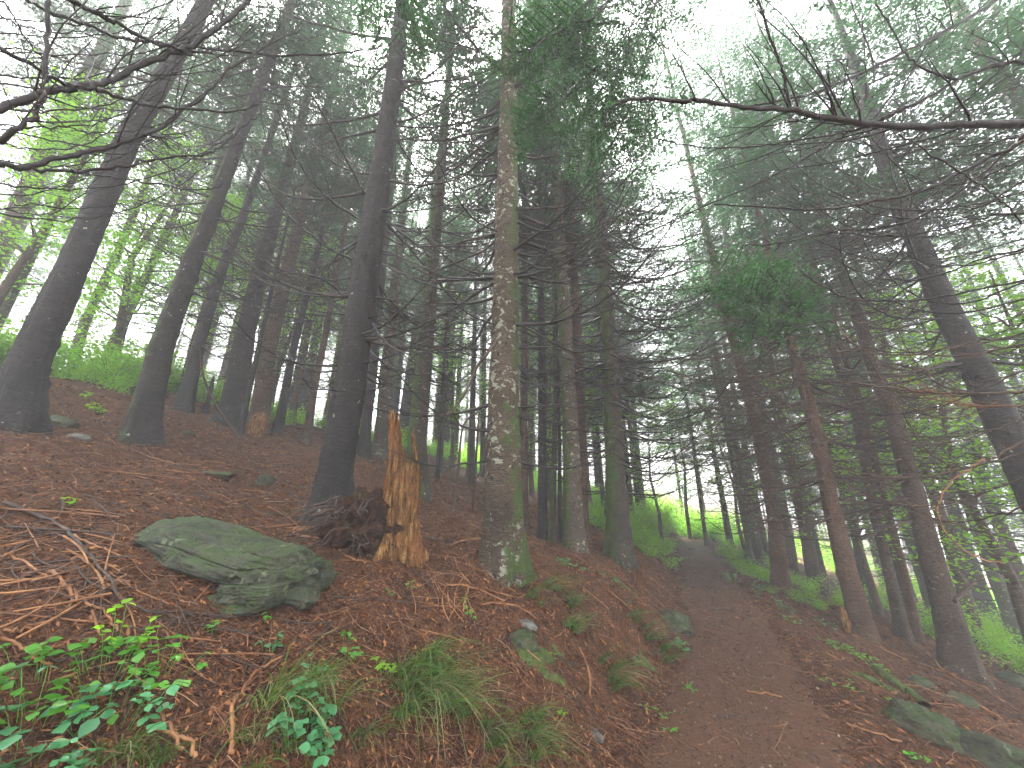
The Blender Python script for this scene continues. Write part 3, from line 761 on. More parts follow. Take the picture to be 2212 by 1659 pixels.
HT = T[-2]; ht = HT[0]; hp = HT[1]
def trunk_pt(Tr, z):
    c = Tr[3](z - Tr[1][2]); return (Tr[1][0] + float(c[0]), Tr[1][1] + float(c[1]), z)
R0 = hidden_tree('spruce whose brown and black bare branches sweep in across the right edge', 3.7, 1.0, 0.14, 'bark_grey')
for pts, t0, t1, w0, w1, tr, z, mt in (
    ([(2211, 267), (2109, 267), (2009, 273), (1875, 267), (1775, 253), (1708, 237), (1625, 233), (1508, 217), (1475, 219), (1371, 213), (1318, 233)], 2.6, 2.6, 17, 6, 1, 3.6, 'branch'),
    ([(2212, 133), (2142, 143), (2069, 173), (2008, 207), (1925, 247), (1892, 263)], 2.5, 2.6, 9, 7, 1, 3.9, 'branch'),
    ([(2069, 173), (1995, 150), (1952, 110), (1908, 33), (1885, -10)], 2.5, 2.6, 6, 4, 0, 0, 'branch'),
    ([(2159, -5), (2092, 40), (1958, 110), (1842, 167), (1768, 197), (1688, 217), (1618, 230)], 2.8, 2.6, 7, 4, 0, 0, 'branch'),
    ([(1868, 273), (1825, 290), (1775, 323), (1642, 393), (1542, 437), (1475, 467)], 2.6, 3.0, 6, 3, 0, 0, 'branch'),
    ([(1825, 287), (1742, 300), (1658, 313), (1575, 320), (1475, 312), (1410, 296)], 2.6, 2.9, 5, 3, 0, 0, 'branch'),
    ([(1708, 237), (1695, 173), (1682, 133), (1662, 73), (1638, -5)], 2.6, 2.4, 7, 4, 0, 0, 'branch'),
    ([(2212, 290), (2192, 317), (2142, 337), (2058, 383), (1975, 417), (1875, 437), (1825, 447), (1758, 453), (1692, 449), (1542, 443)], 2.6, 3.2, 9, 3, 1, 3.4, 'branch'),
    ([(2212, 303), (2175, 327), (2092, 400), (1975, 473), (1892, 493), (1808, 500), (1675, 527), (1608, 530)], 2.6, 3.3, 7, 3, 1, 3.3, 'branch'),
    ([(2212, 460), (2142, 467), (2042, 493), (1942, 510), (1808, 503), (1758, 490)], 2.6, 3.2, 5, 2.5, 1, 3.0, 'branch'),
    ([(1942, 290), (2025, 343), (2092, 383), (2142, 417), (2168, 437), (2208, 483)], 2.5, 2.7, 4, 4, 0, 0, 'branch'),
    ([(2212, 606), (2108, 626), (2008, 646), (1908, 650), (1842, 646), (1792, 626), (1742, 596), (1722, 573), (1713, 550)], 2.7, 3.5, 6, 3, 1, 2.6, 'branch'),
    ([(2212, 720), (2142, 736), (2042, 753), (1975, 766), (1908, 765), (1842, 740), (1808, 700), (1802, 663)], 2.7, 3.3, 5, 2.5, 1, 2.3, 'branch_brown'),
    ([(2212, 743), (2108, 766), (2008, 793), (1930, 800)], 2.7, 3.1, 4, 2, 1, 2.2, 'branch_brown'),
    ([(2212, 848), (2108, 850), (2008, 848), (1942, 841), (1875, 830), (1818, 825)], 2.6, 3.0, 7, 3, 1, 1.9, 'branch_brown'),
    ([(2212, 876), (2108, 878), (2025, 863), (1975, 850)], 2.6, 2.9, 4, 2.5, 1, 1.8, 'stick'),
    ([(2212, 540), (2120, 560), (2010, 600), (1900, 600), (1800, 560)], 2.8, 3.5, 5, 2.5, 1, 2.8, 'branch'),
    ([(2212, 390), (2130, 440), (2030, 470), (1900, 465), (1790, 420)], 2.6, 3.1, 5, 2.5, 1, 3.1, 'branch')):
    anc = (3.7, 1.0, z) if tr == 1 else None
    traced(R0, pts, t0, t1, w0, w1, 0.9, mt, anchor=anc, side_len=0.32)
rt = np.random.default_rng(404)
Td6 = [q for q in T if 'last before the path' in q[0]['label']][0]; Tf1 = [q for q in T if 'nearest the right path bank' in q[0]['label']][0]
for y0 in np.linspace(430, 1010, 18):
    y0 += rt.uniform(-12, 12); a_ = rt.uniform(0.6, 1.4); l_ = rt.uniform(0.5, 1.2); u0 = 1300 + (y0 - 430) * 0.05
    pts = [(u0, y0), (u0 + 70 * l_, y0 + 34 * a_), (u0 + 130 * l_, y0 + 36 * a_), (u0 + 190 * l_, y0 + 5 * a_), (u0 + 235 * l_, y0 - 60 * a_)]
    traced(Td6[0], pts, 6.6, rt.uniform(5.2, 6.6), rt.uniform(3.6, 5), 1.8, 0.8, side_len=0.35)
for y0 in np.linspace(800, 1120, 9):
    y0 += rt.uniform(-10, 10); a_ = rt.uniform(0.6, 1.4); l_ = rt.uniform(0.6, 1.2); u0 = 1605 + (y0 - 820) * 0.21
    pts = [(u0, y0), (u0 - 55 * l_, y0 + 26 * a_), (u0 - 110 * l_, y0 + 22 * a_), (u0 - 165 * l_, y0 - 12 * a_)]
    traced(Tf1[0], pts, 8.2, rt.uniform(7, 8.2), 3.4, 1.6, 0.8, 'branch_brown', side_len=0.35)
for y0 in np.linspace(300, 1080, 17):
    y0 += rt.uniform(-20, 20); a_ = rt.uniform(0.6, 1.5); l_ = rt.uniform(0.5, 1.15)
    pts = [(2262, y0 - 10 * a_), (2212 - 60 * l_, y0 + 22 * a_), (2212 - 190 * l_, y0 + 48 * a_), (2212 - 320 * l_, y0 + 40 * a_), (2212 - 430 * l_, y0 - 5 * a_), (2212 - 510 * l_, y0 - 75 * a_)]
    t0_ = rt.uniform(2.6, 3.1); traced(R0, pts, t0_, t0_ + rt.uniform(0.4, 0.9), rt.uniform(3.5, 6), 1.8, 0.9, 'branch' if y0 < 700 else 'branch_brown', anchor=(3.7, 1.0, at(2262, y0, t0_)[2]), side_len=0.3)
for y0 in np.linspace(20, 470, 12):
    y0 += rt.uniform(-15, 15); a_ = rt.uniform(0.5, 1.4); l_ = rt.uniform(0.5, 1.1)
    pts = [(-40, y0), (110 * l_, y0 + 16 * a_), (260 * l_, y0 + 8 * a_), (400 * l_, y0 - 40 * a_), (520 * l_, y0 - 120 * a_)]
    t0_ = rt.uniform(1.6, 2.2); traced(LT, pts, t0_, t0_ + rt.uniform(0.4, 0.8), rt.uniform(3, 5), 1.8, 0.8, 'branch', anchor=la(at(-40, y0, t0_)[2]), side_len=0.3)
traced(big4[0], [(2125, 993), (2058, 1037), (2028, 1087), (2025, 1106), (2035, 1139), (2058, 1169), (2108, 1203), (2168, 1216)], 3.7, 3.6, 5, 3, 0.3, 'stick', side_len=0.15)
traced(big5[0], [(2008, 676), (1975, 686), (1925, 683), (1875, 656), (1842, 613), (1818, 553), (1815, 520)], 3.6, 3.3, 5, 2.5, 0.8)
traced(mid[0], [(1073, 737), (1031, 793), (1008, 843), (984, 880), (964, 895)], 3.95, 3.7, 7, 4, 0.8, 'branch_brown')
traced(mid[0], [(1062, 990), (1032, 1030), (1008, 1052), (982, 1046)], 3.95, 3.8, 4, 2.5, 0.4, 'branch_brown')
# bare branches of the big dark spruce by the stump, curving down and up again
for pts, w in (([(745, 845), (700, 842), (672, 838), (655, 815)], 5), ([(790, 845), (815, 838), (820, 822), (800, 790)], 5), ([(800, 760), (850, 795), (900, 810), (970, 800)], 6), ([(805, 700), (840, 745), (900, 765), (990, 735)], 6),
               ([(825, 570), (900, 605), (980, 630), (1060, 620)], 6), ([(828, 540), (900, 570), (950, 590)], 5), ([(835, 480), (900, 500), (960, 530), (1040, 520)], 6), ([(770, 470), (700, 420), (640, 340), (600, 240)], 6),
               ([(760, 560), (700, 530), (620, 460), (560, 370)], 6), ([(745, 640), (690, 600), (600, 580), (520, 530)], 5), ([(840, 390), (920, 400), (1000, 380), (1050, 330)], 6), ([(790, 420), (740, 330), (700, 250), (640, 160)], 6)):
    traced(big3[0], pts, 4.35, 3.6, w, 2.2, 1.0, side_len=0.35)
for pts, w in (([(1120, 420), (1170, 445), (1230, 440), (1330, 370), (1400, 300)], 5), ([(1118, 480), (1180, 500), (1260, 470), (1340, 400), (1420, 310)], 6), ([(1120, 560), (1180, 580), (1280, 570), (1380, 520)], 5),
               ([(1118, 700), (1170, 725), (1240, 760), (1290, 740), (1330, 650), (1370, 560)], 6), ([(1115, 790), (1180, 850), (1220, 830), (1290, 780)], 5), ([(1072, 500), (1020, 470), (960, 380), (930, 280)], 5), ([(1072, 340), (1010, 300), (960, 220), (930, 140)], 4),
               ([(1120, 880), (1180, 878), (1260, 880), (1320, 860)], 4), ([(1120, 900), (1170, 920), (1230, 930), (1280, 915)], 3.5), ([(1070, 780), (1020, 770), (950, 740), (880, 700)], 3.5)):
    traced(mid[0], pts, 3.95, 3.5, w, 2.0, 0.9, side_len=0.35)

# ---- live boughs near the camera
def live_bough(root, a, b, mat='hemlock', scale=1.0, roll=None, seed=0, fine=True, hangdown=0.0):
    rng = np.random.default_rng(seed)
    a = np.asarray(a, float); b = np.asarray(b, float); d = b - a; L = np.linalg.norm(d) * scale
    az = math.atan2(d[1], d[0]); pitch = math.asin(max(-1, min(1, d[2] / np.linalg.norm(d)))) + 0.25
    bb = (BOUGH_FINE if fine else BOUGH)[seed % 3]
    mb = MB(); mb.add_mb(bb, rotM(az, pitch, rng.uniform(-0.5, 0.5) if roll is None else roll) * L, a - np.array(root.location))
    return mb.build('bough', [M_[mat], M_['branch']], root, smooth=False)
HM = R0
k = 0
for (a, ta), (b, tb), sc_ in ((((1425, 0), 3.0), ((1305, 260), 2.9), 1.0), (((1325, -10), 3.1), ((1131, 133), 3.2), 1.1), (((1278, 40), 3.1), ((1205, 200), 3.0), 1.0), (((1171, 90), 3.2), ((1100, 190), 3.3), 1.1),
                              (((1345, 130), 2.9), ((1300, 330), 2.8), 1.0), (((1340, 200), 2.8), ((1270, 290), 2.7), 1.1), (((1320, 235), 2.7), ((1262, 400), 2.6), 1.0), (((1231, 133), 3.0), ((1150, 260), 3.0), 1.0),
                              (((1211, 187), 3.0), ((1120, 330), 3.0), 1.0), (((1260, 90), 3.0), ((1330, 180), 2.9), 1.0), (((1380, 80), 3.0), ((1290, 140), 3.0), 1.0), (((1371, 213), 2.7), ((1230, 250), 2.8), 1.0),
                              (((1300, 20), 3.1), ((1210, 60), 3.2), 1.2), (((1190, 60), 3.2), ((1090, 100), 3.2), 1.0), (((1150, 200), 3.0), ((1085, 300), 3.1), 0.9), (((1330, 260), 2.7), ((1240, 340), 2.7), 1.1),
                              (((1250, 40), 3.3), ((1120, 30), 3.3), 1.0), (((1180, 130), 3.2), ((1050, 150), 3.3), 0.8), (((1400, -20), 3.2), ((1480, 90), 3.4), 1.1), (((1300, 100), 3.1), ((1240, 230), 2.9), 1.1), (((1260, 250), 2.9), ((1180, 330), 3.0), 0.9), (((1430, 60), 3.2), ((1380, 200), 3.2), 1.1), (((1420, 200), 2.9), ((1380, 330), 2.9), 1.0)):
    for q in range(2):
        j = R.uniform(-60, 60, 4) * q
        live_bough(HM, at(a[0] + j[0], a[1] + j[1], ta), at(b[0] + j[2], b[1] + j[3], tb), 'hemlock_dark', sc_ * R.uniform(0.7, 1.15), roll=R.uniform(-1.1, 1.1), seed=k); k += 1
for pts in ([(1330, -10), (1278, 40), (1238, 53), (1171, 90), (1131, 133)], [(1426, -10), (1371, 100), (1345, 150), (1315, 217), (1305, 253)], [(1278, 40), (1258, 83), (1231, 133), (1211, 187)]):
    traced(HM, pts, 3.1, 3.0, 6, 2.5, 0.5, side_len=0.3)
fr = fol[0]
for (a, ta), (b, tb), sc_ in ((((1722, 690), 5.7), ((1520, 600), 5.0), 1.0), (((1720, 700), 5.7), ((1560, 650), 4.9), 1.1), (((1720, 720), 5.7), ((1600, 740), 4.9), 1.1), (((1716, 700), 5.7), ((1750, 720), 4.9), 1.2),
                              (((1700, 640), 5.8), ((1480, 570), 5.0), 1.0), (((1700, 600), 5.8), ((1560, 560), 5.0), 1.0), (((1715, 680), 5.7), ((1660, 720), 4.8), 1.3), (((1640, 660), 5.3), ((1590, 790), 5.0), 1.0),
                              (((1700, 650), 5.7), ((1780, 660), 5.0), 1.2), (((1640, 620), 5.4), ((1500, 640), 5.0), 1.1), (((1690, 620), 5.7), ((1730, 560), 5.2), 1.1), (((1660, 640), 5.3), ((1620, 700), 4.6), 1.3)):
    for q in range(2):
        j = R.uniform(-22, 22, 2)
        live_bough(fr, at(a[0] + 2 * j[1], a[1] + j[0], ta), at(b[0] + j[0], b[1] + j[1], tb), 'hemlock', sc_ * 0.8, roll=R.uniform(-1.0, 1.0), seed=k, fine=(q == 1 and k % 4 == 0)); k += 1
for (a, b) in (((850, -10), (930, 90)), ((850, 20), (900, 130)), ((855, 40), (800, 110)), ((870, 0), (940, 40)), ((850, -20), (790, 60))):
    live_bough(big3[0], at(*a, 4.0), at(*b, 3.6), 'hemlock', 1.1, seed=k); k += 1

# ---- the wood behind: individual trees fading into the mist
FTR = []
for i in range(4):
    mb = MB(); rr = (0.17, 0.13, 0.20, 0.10)[i]
    rg = np.random.default_rng(i); lean = rg.uniform(-0.4, 0.4)
    trunk_mesh(mb, np.array([[0, 0, 0], [lean * 0.2, 0, 5], [lean, 0.1, 16]], float), np.array([rr, rr * 0.72, 0.03]), 12, 0.4, 1, i, 0, 8)
    FTR.append(mb.mesh('trunk', M_[('bark_grey', 'bark_brown', 'bark_spot', 'bark_moss')[i]]))
rf = np.random.default_rng(77)
placed = [(t[0], t[1]) for t in TREES]
def far_tree(az, dist, label, group, i, low=False):
    x, y = math.sin(az) * dist, math.cos(az) * dist
    s = float(sdist(x, y)[0])
    if abs(s) < 2.2 and dist < 30: return False
    if min((x - a) ** 2 + (y - b) ** 2 for a, b in placed) < 1.3 ** 2: return False
    placed.append((x, y))
    root = thing('conifer_tree', label, 'tree', (x, y, H1(x, y) - 0.05), group, rf.uniform(0, 6.28))
    link('trunk', FTR[i % 4], root)
    o = link('branchwork', FARB[rf.integers(4)], root); o.rotation_euler = (0, 0, rf.uniform(0, 6.28)); 
    cz = rf.uniform(3.2, 5.5) if low else rf.uniform(5, 7.5)
    me = (CROWNS_L if rf.random() < 0.4 else CROWNS); me = me[rf.integers(len(me))]
    o = link('crown', me, root, (0, 0, cz)); k_ = rf.uniform(1.0, 1.35); o.scale = (k_, k_, (17 - cz) / 12); o.rotation_euler = (0, 0, rf.uniform(0, 6.28))
    return True
i = 0
for lo, hi, d0, d1, cnt, lab, grp, low in (
    (-62, -22, 13.5, 27, 22, 'misty grey conifer in the wood above the left slope', 'conifers fading in the mist above the left slope', False),
    (-22, 12, 13.5, 30, 22, 'misty conifer in the wood behind the middle of the slope', 'conifers fading in the mist behind the central trunk', False),
    (12, 34, 13, 26, 12, 'misty conifer in the wood around the far end of the path', 'conifers fading in the mist around the path end', True),
    (34, 64, 15, 30, 20, 'misty conifer in the dim wood below the right of the path', 'conifers fading in the mist on the right', True)):
    n = 0; tr = 0
    while n < cnt and tr < 900:
        tr += 1
        if far_tree(math.radians(rf.uniform(lo, hi)), rf.uniform(d0, d1), lab, grp, i, low): n += 1; i += 1

n = 0; tr = 0
while n < 60 and tr < 3000:
    tr += 1
    a_ = rf.uniform(-66, 66)
    if 17 < a_ < 31: continue
    if far_tree(math.radians(a_), rf.uniform(27, 60), 'very distant conifer, a dim shape deep in the mist', 'dim distant conifers deep in the mist', i, True): n += 1; i += 1
for (az_, d_) in ((15, 12.8), (17, 18), (18.5, 24), (30.5, 16), (28.5, 24), (23.5, 33), (26, 30)):
    x, y = math.sin(math.radians(az_)) * d_, math.cos(math.radians(az_)) * d_
    placed.append((x, y)); root = thing('conifer_tree', 'tall conifer whose crown hangs over the far stretch of the path', 'tree', (x, y, H1(x, y) - 0.05), 'conifers overhanging the far path', rf.uniform(0, 6.28))
    link('trunk', FTR[i % 4], root); link('branchwork', FARB[i % 4], root); o = link('crown', CROWNS_L[i % 3], root, (0, 0, 4.6)); o.scale = (1.6, 1.6, 1.05); i += 1
# ---- broadleaf trees and shrubs
def leafy(rng, n, cloud, size, mb=None, clump=14, m=0, flat=0.5):
    """broad leaves in clumps; cloud(n) gives clump centres"""
    mb = mb or MB()
    C_ = cloud(n // clump)
    B = np.repeat(C_, clump, 0) + rng.standard_normal((len(C_) * clump, 3)) * np.array([1, 1, 0.45]) * size * 1.7
    D = rng.standard_normal(B.shape); D[:, 2] = D[:, 2] * 0.35 - 0.15
    Nn = np.array([0, 0, 1.0]) + rng.standard_normal(B.shape) * flat
    l = size * rng.uniform(0.6, 1.25, len(B))
    leaves(mb, B, D, Nn, l, l * 0.62, m, 0.08)
    return mb
BT = []
for i in range(3):
    rg = np.random.default_rng(200 + i); mb = MB()
    P = np.array([[0, 0, -0.2], [0.1, 0, 1.5], [0.0, 0.2, 3.2], [0.3, 0.1, 5.2], [0.3, 0, 7]]) * [1, 1, 1]
    tubes(mb, P, np.array([0.09, 0.075, 0.055, 0.035, 0.01]), 8)
    tips = []
    for q in range(26):
        z = rg.uniform(1.4, 6.6); az = rg.uniform(0, 6.28); L = rg.uniform(0.8, 2.2) * (1.15 - z / 9)
        t_ = np.linspace(0, 1, 6); d = np.array([math.cos(az), math.sin(az), 0.55])
        b0 = np.array([np.interp(z, P[:, 2], P[:, j]) for j in range(3)])
        Q = b0 + d * (L * t_)[:, None] + rg.standard_normal((6, 3)) * 0.03
        tubes(mb, Q, 0.022 * (1 - 0.85 * t_), 4); tips += [Q[2], Q[3], Q[4], Q[5]]
    tips = np.array(tips)
    tm = mb.mesh('trunk', M_['bark_brown'])
    cb = leafy(rg, 6500, lambda n: tips[rg.integers(0, len(tips), n)] + rg.standard_normal((n, 3)) * 0.27, 0.085)
    BT.append((tm, cb.mesh('crown', M_['broad'], False)))
def broad_tree(az, dist, s, label, i, group=None):
    a = math.radians(az); x, y = math.sin(a) * dist, math.cos(a) * dist
    root = thing('broadleaf_tree', label, 'tree', (x, y, H1(x, y)), group, i * 1.7); root.scale = (s, s, s)
    link('trunk', BT[i % 3][0], root); link('crown', BT[i % 3][1], root)
GB = 'bright broadleaf trees glowing among the dark conifers'
for i, (az, d, s, lab) in enumerate((
    (-58, 12.5, 1.0, 'bright yellow-green broadleaf tree at the far left, above the slope crest'), (-50, 14, 1.25, 'broadleaf tree glowing green behind the two slim crest trunks'),
    (-43, 12.5, 0.9, 'fresh green broadleaf tree showing between the two large left spruces'), (-34, 15, 1.2, 'broadleaf tree behind the broad skirted trunks of the left slope'),
    (-24, 16, 1.0, 'fresh green broadleaf tree behind the slender trunks left of the big dark spruce'), (-9, 15, 1.1, 'pale green broadleaf tree behind the mossy trunk'),
    (3, 14.5, 1.2, 'green broadleaf tree glowing just right of the central lichen trunk'), (9, 13, 1.0, 'green broadleaf tree seen between the spotted trunk and the last trunk before the path'),
    (20.5, 15, 0.75, 'bright broadleaf tree leaning over the left side of the far path'), (30, 19, 0.9, 'yellow-green broadleaf tree right of the far path end'),
    (24, 24, 1.2, 'glowing broadleaf tree closing the far end of the path'), (50, 12, 1.15, 'bright broadleaf tree in the wood left of the huge right edge trunk'), (58, 11, 1.1, 'bright broadleaf tree behind the bare branches of the right edge'),
    (41, 14.5, 1.1, 'fresh green broadleaf tree in the middle of the right wood'))):
    broad_tree(az, d, s, lab, i)

SH = []; SHR = []
for i in range(4):
    rg = np.random.default_rng(300 + i); mb = MB()
    K = 16; az = rg.uniform(0, 6.28, K); L = rg.uniform(0.4, 0.95, K); t_ = np.linspace(0, 1, 5)
    Q = np.zeros((K, 5, 3)); out = rg.uniform(0.3, 0.8, K)
    Q[..., 0] = (np.cos(az) * out * L)[:, None] * t_; Q[..., 1] = (np.sin(az) * out * L)[:, None] * t_; Q[..., 2] = L[:, None] * (t_ - 0.2 * t_ ** 2) - 0.03
    tubes(mb, Q, np.tile(0.006 * (1 - 0.7 * t_), (K, 1)), 3)
    st = mb.mesh('stems', M_['branch_brown'])
    pts = Q[:, 1:].reshape(-1, 3)
    lf = leafy(rg, 1500, lambda n: pts[rg.integers(0, len(pts), n)] + rg.standard_normal((n, 3)) * np.array([0.13, 0.13, 0.07]), 0.06, clump=9)
    SH.append((st, lf.mesh('foliage', M_['shrub'], False))); SHR.append(lf)
rs = np.random.default_rng(91)
UG = MB()
def under(x, y, s):
    UG.add_mb(SHR[rs.integers(4)], rotM(rs.uniform(0, 6.28), 0) * s, np.array([x, y, H1(x, y)]))
def shrub(x, y, s, label, group, zz=None):
    root = thing('shrub', label, 'shrub', (x, y, H1(x, y)), group, rs.uniform(0, 6.28)); root.scale = (s, s, s * rs.uniform(0.7, 1.1))
    a, b = SH[rs.integers(4)]
    link('stems', a, root); link('foliage', b, root)
n = 0
while n < 122:
    az = math.radians(rs.uniform(-66, -3)); d = rs.uniform(8.5, 19)
    x, y = math.sin(az) * d, math.cos(az) * d; s = float(sdist(x, y)[0])
    lim = 8.6 + 2.0 * rs.random() + 1.0 * (x < -6) - (0.8 if x > -3 else 0)
    if s < lim: continue
    if min((x - a) ** 2 + (y - b) ** 2 for a, b in [(t[0], t[1]) for t in TREES]) < 0.3: continue
    shrub(x, y, rs.uniform(0.7, 1.5) * (1.2 if x < -9 else 0.85), 'bright green leafy shrub in the thicket along the crest of the left slope', 'shrubs along the crest of the left slope'); n += 1
n = 0
while n < 46:
    i = rs.integers(100, 148); p = PATH[i] ; q = PN[i]
    y = p[1]
    if y < 8.4 or y > 27: continue
    s = rs.uniform(1.0, 3.2)
    x, y = p[0] + q[0] * s, p[1] + q[1] * s
    if any((x - t[0]) ** 2 + (y - t[1]) ** 2 < 0.25 for t in TREES): continue
    shrub(x, y, rs.uniform(0.45, 0.95), 'bright green shrub on the left verge of the far path', 'shrubs on the left verge of the far path'); n += 1
n = 0
while n < 38:
    i = rs.integers(112, 150); p = PATH[i]; q = PN[i]
    if p[1] < 10.5 or p[1] > 28: continue
    s = -rs.uniform(1.1, 3.4); x, y = p[0] + q[0] * s, p[1] + q[1] * s
    if any((x - t[0]) ** 2 + (y - t[1]) ** 2 < 0.25 for t in TREES): continue
    shrub(x, y, rs.uniform(0.35, 0.75), 'green shrub on the right verge of the far path', 'shrubs on the right verge of the far path'); n += 1
n = 0
while n < 70:
    az = math.radians(rs.uniform(-12, 22)); d = rs.uniform(17, 28)
    x, y = math.sin(az) * d, math.cos(az) * d
    if abs(float(sdist(x, y)[0])) < 1.3: continue
    under(x, y, rs.uniform(0.9, 1.7)); n += 1
n = 0
while n < 34:
    az = math.radians(rs.uniform(36, 62)); d = rs.uniform(12.5, 24)
    x, y = math.sin(az) * d, math.cos(az) * d
    if any((x - t[0]) ** 2 + (y - t[1]) ** 2 < 0.3 for t in TREES): continue
    under(x, y, rs.uniform(0.4, 1.1)); n += 1

# ================================================================== rocks
def rock_mat(name, c1, c2, moss=0.5, lich=0.5):
    m, nt = new_mat(name); v = coords(nt)
    a = noise(nt, v, 3, 5, 0.6); b = noise(nt, v, 18, 5, 0.7); c = noise(nt, v, 9, 5, 0.65, 0.8)
    col = mixc(nt, ramp(nt, a, [(0.35, (0, 0, 0)), (0.65, (1, 1, 1))]), c1, c2)
    col = mixc(nt, ramp(nt, b, [(0.32, (0.8, 0.8, 0.8)), (0.5, (0, 0, 0))]), col, tuple(0.3 * x for x in c1))
    g = N(nt, 'ShaderNodeNewGeometry'); sx = N(nt, 'ShaderNodeSeparateXYZ'); nt.links.new(g.outputs['Normal'], sx.inputs[0])
    mm = math_(nt, 'ADD', math_(nt, 'MULTIPLY', sx.outputs[2], 0.16), noise(nt, v, 4, 5, 0.7, 0.5))
    th = 0.74 - 0.22 * moss
    col = mixc(nt, ramp(nt, mm, [(th, (0, 0, 0)), (th + 0.12, (0.9, 0.9, 0.9))]), col, (0.03, 0.052, 0.012) if moss < 1.3 else (0.05, 0.08, 0.013))
    col = mixc(nt, ramp(nt, c, [(0.68 - 0.08 * lich, (0, 0, 0)), (0.74 - 0.08 * lich, (0.8, 0.8, 0.8))]), col, (0.13, 0.15, 0.09))
    finish(nt, col, 0.7, math_(nt, 'ADD', a, math_(nt, 'ADD', b, math_(nt, 'MULTIPLY', c, 0.5))), 0.03, 0.9, 0.35)
    return m
M_['rock'] = rock_mat('mossy_boulder_stone', (0.017, 0.021, 0.011), (0.052, 0.058, 0.034), 0.8, 0.8)
M_['rock_grey'] = rock_mat('grey_stone', (0.07, 0.07, 0.06), (0.14, 0.14, 0.12), 0.1, 0.1)
M_['rock_moss'] = rock_mat('moss_covered_stone', (0.020, 0.022, 0.012), (0.05, 0.052, 0.028), 0.85, 0.5)
M_['moss'] = rock_mat('moss_cushion', (0.02, 0.032, 0.007), (0.045, 0.07, 0.013), 1.4, -1.0)

import bmesh
def ico(sub):
    bm = bmesh.new(); bmesh.ops.create_icosphere(bm, subdivisions=sub, radius=1)
    V = np.array([v.co[:] for v in bm.verts]); F = np.array([[v.index for v in f.verts] for f in bm.faces]); bm.free()
    return V, F
def rock(name, label, cat, u, v, size, mat, seed, sub=4, sink=0.35, rot=0.0, tilt=(0, 0), planes=9, rough=0.20, t=None, group=None, shape=None):
    p, tt = hit(u, v, t)
    rg = np.random.default_rng(seed)
    V, F = ico(sub)
    for q in range(planes):
        n = nrm(rg.standard_normal(3)); d = rg.uniform(0.62, 0.9)
        o = V @ n - d; V = V - np.maximum(o, 0)[:, None] * n * 0.92
    off = Vector(rg.uniform(0, 50, 3))
    nz = np.array([mnoise.fractal(Vector(c) * 1.8 + off, 1.0, 2.2, 5) for c in V])
    V = V * (1 + rough * nz)[:, None]
    if shape: V = shape(V)
    V = V * np.array(size)
    V = V @ rotM(0, tilt[0], tilt[1]).T
    V = V @ rotM(rot, 0).T
    mb = MB(); mb.add(V, F)
    o = mb.build(name, M_[mat], None, p + np.array([0, 0, size[2] * (1 - 2 * sink)]))
    return tag(o, label, cat, group)
def boulder_shape(V):
    x, y, z = V[:, 0].copy(), V[:, 1].copy(), V[:, 2].copy()
    # overhanging ledge and crack on the downhill right side, thin raised wedge at the left
    front = np.clip((-y - 0.05) / 0.4, 0, 1)
    zc = -0.05 - 0.12 * x + 0.03 * np.sin(x * 9)
    cr = np.exp(-((z - zc) / 0.07) ** 2) * np.clip((x + 0.05) / 0.3, 0, 1) * front
    y = y + cr * 0.34
    zc2 = -0.42 - 0.08 * x; cr2 = np.exp(-((z - zc2) / 0.05) ** 2) * np.clip((x + 0.35) / 0.3, 0, 1) * front
    y = y + cr2 * 0.22
    y = np.where(z < zc, y + 0.05 * np.clip((x + .3), 0, 1), y)
    z = z * (1 - 0.35 * np.clip(-x, 0, 1)) + 0.18 * np.clip(-x - 0.1, 0, 1) * (z > 0)
    nt_ = np.array([mnoise.noise(Vector((a * 7, b * 7, c * 7))) for a, b, c in V]) * np.clip((x - 0.1) * 2, 0, 1)
    return np.stack([x, y, z * (1 + 0.10 * nt_)], 1)
pB, tB = hit(500, 1300)
print('BOULDER', pB, tB)
sB = 460 / FP * (tB + 0.2) / 2
def block(root, name, u, v, t, hu, hv, dep, planes, tilt, mat, seed, rough=0.10, yaw=0.0, back=0.0):
    """an angular piece of rock: centre pixel and depth, half sizes in pixels, cutting planes (normal, distance)"""
    rg = np.random.default_rng(seed); V, F = ico(6)
    V = np.sign(V) * np.abs(V) ** 0.82
    for n, d in planes:
        n = np.array(n, float); n /= np.linalg.norm(n); o = V @ n - d; V = V - np.maximum(o, 0)[:, None] * n * 0.97
    off = Vector(rg.uniform(0, 50, 3))
    n1 = np.array([mnoise.fractal(Vector(c) * 1.5 + off, 1.0, 2.1, 7) for c in V])
    n2 = np.array([abs(mnoise.noise(Vector((c[0] * 1.2, c[1] * 1.2, c[2] * 4.5)) * 1.6 + off)) for c in V])
    V = V * (1 + rough * n1 - 0.10 * np.clip(0.12 - n2, 0, 1) / 0.12)[:, None]
    V = V * np.array([hu * t / FP, dep, hv * t / FP])
    V = V @ rotM(0, tilt).T; V = V @ rotM(yaw, 0).T
    mb = MB(); mb.add(V, F); mb.build(name, M_[mat], root, at(u, v, t) - np.array(root.location) + np.array([0, back, 0]))
BR = thing('boulder', 'large green-grey mossy boulder with a cracked ledge, lying on the slope in the left foreground', 'boulder', pB)
block(BR, 'rock_face', 474, 1210, 2.56, 226, 66, 0.40, [((-0.1, -0.35, 1), 0.62), ((-1, -0.5, 0.75), 0.72), ((0.05, -1, 0.25), 0.66), ((1, -0.4, 0.5), 0.80), ((-0.6, -1, -0.5), 0.70), ((0.4, -1, -1), 0.56), ((-0.5, 0, -1), 0.7)], -0.27, 'rock', 3, 0.13, -0.1)
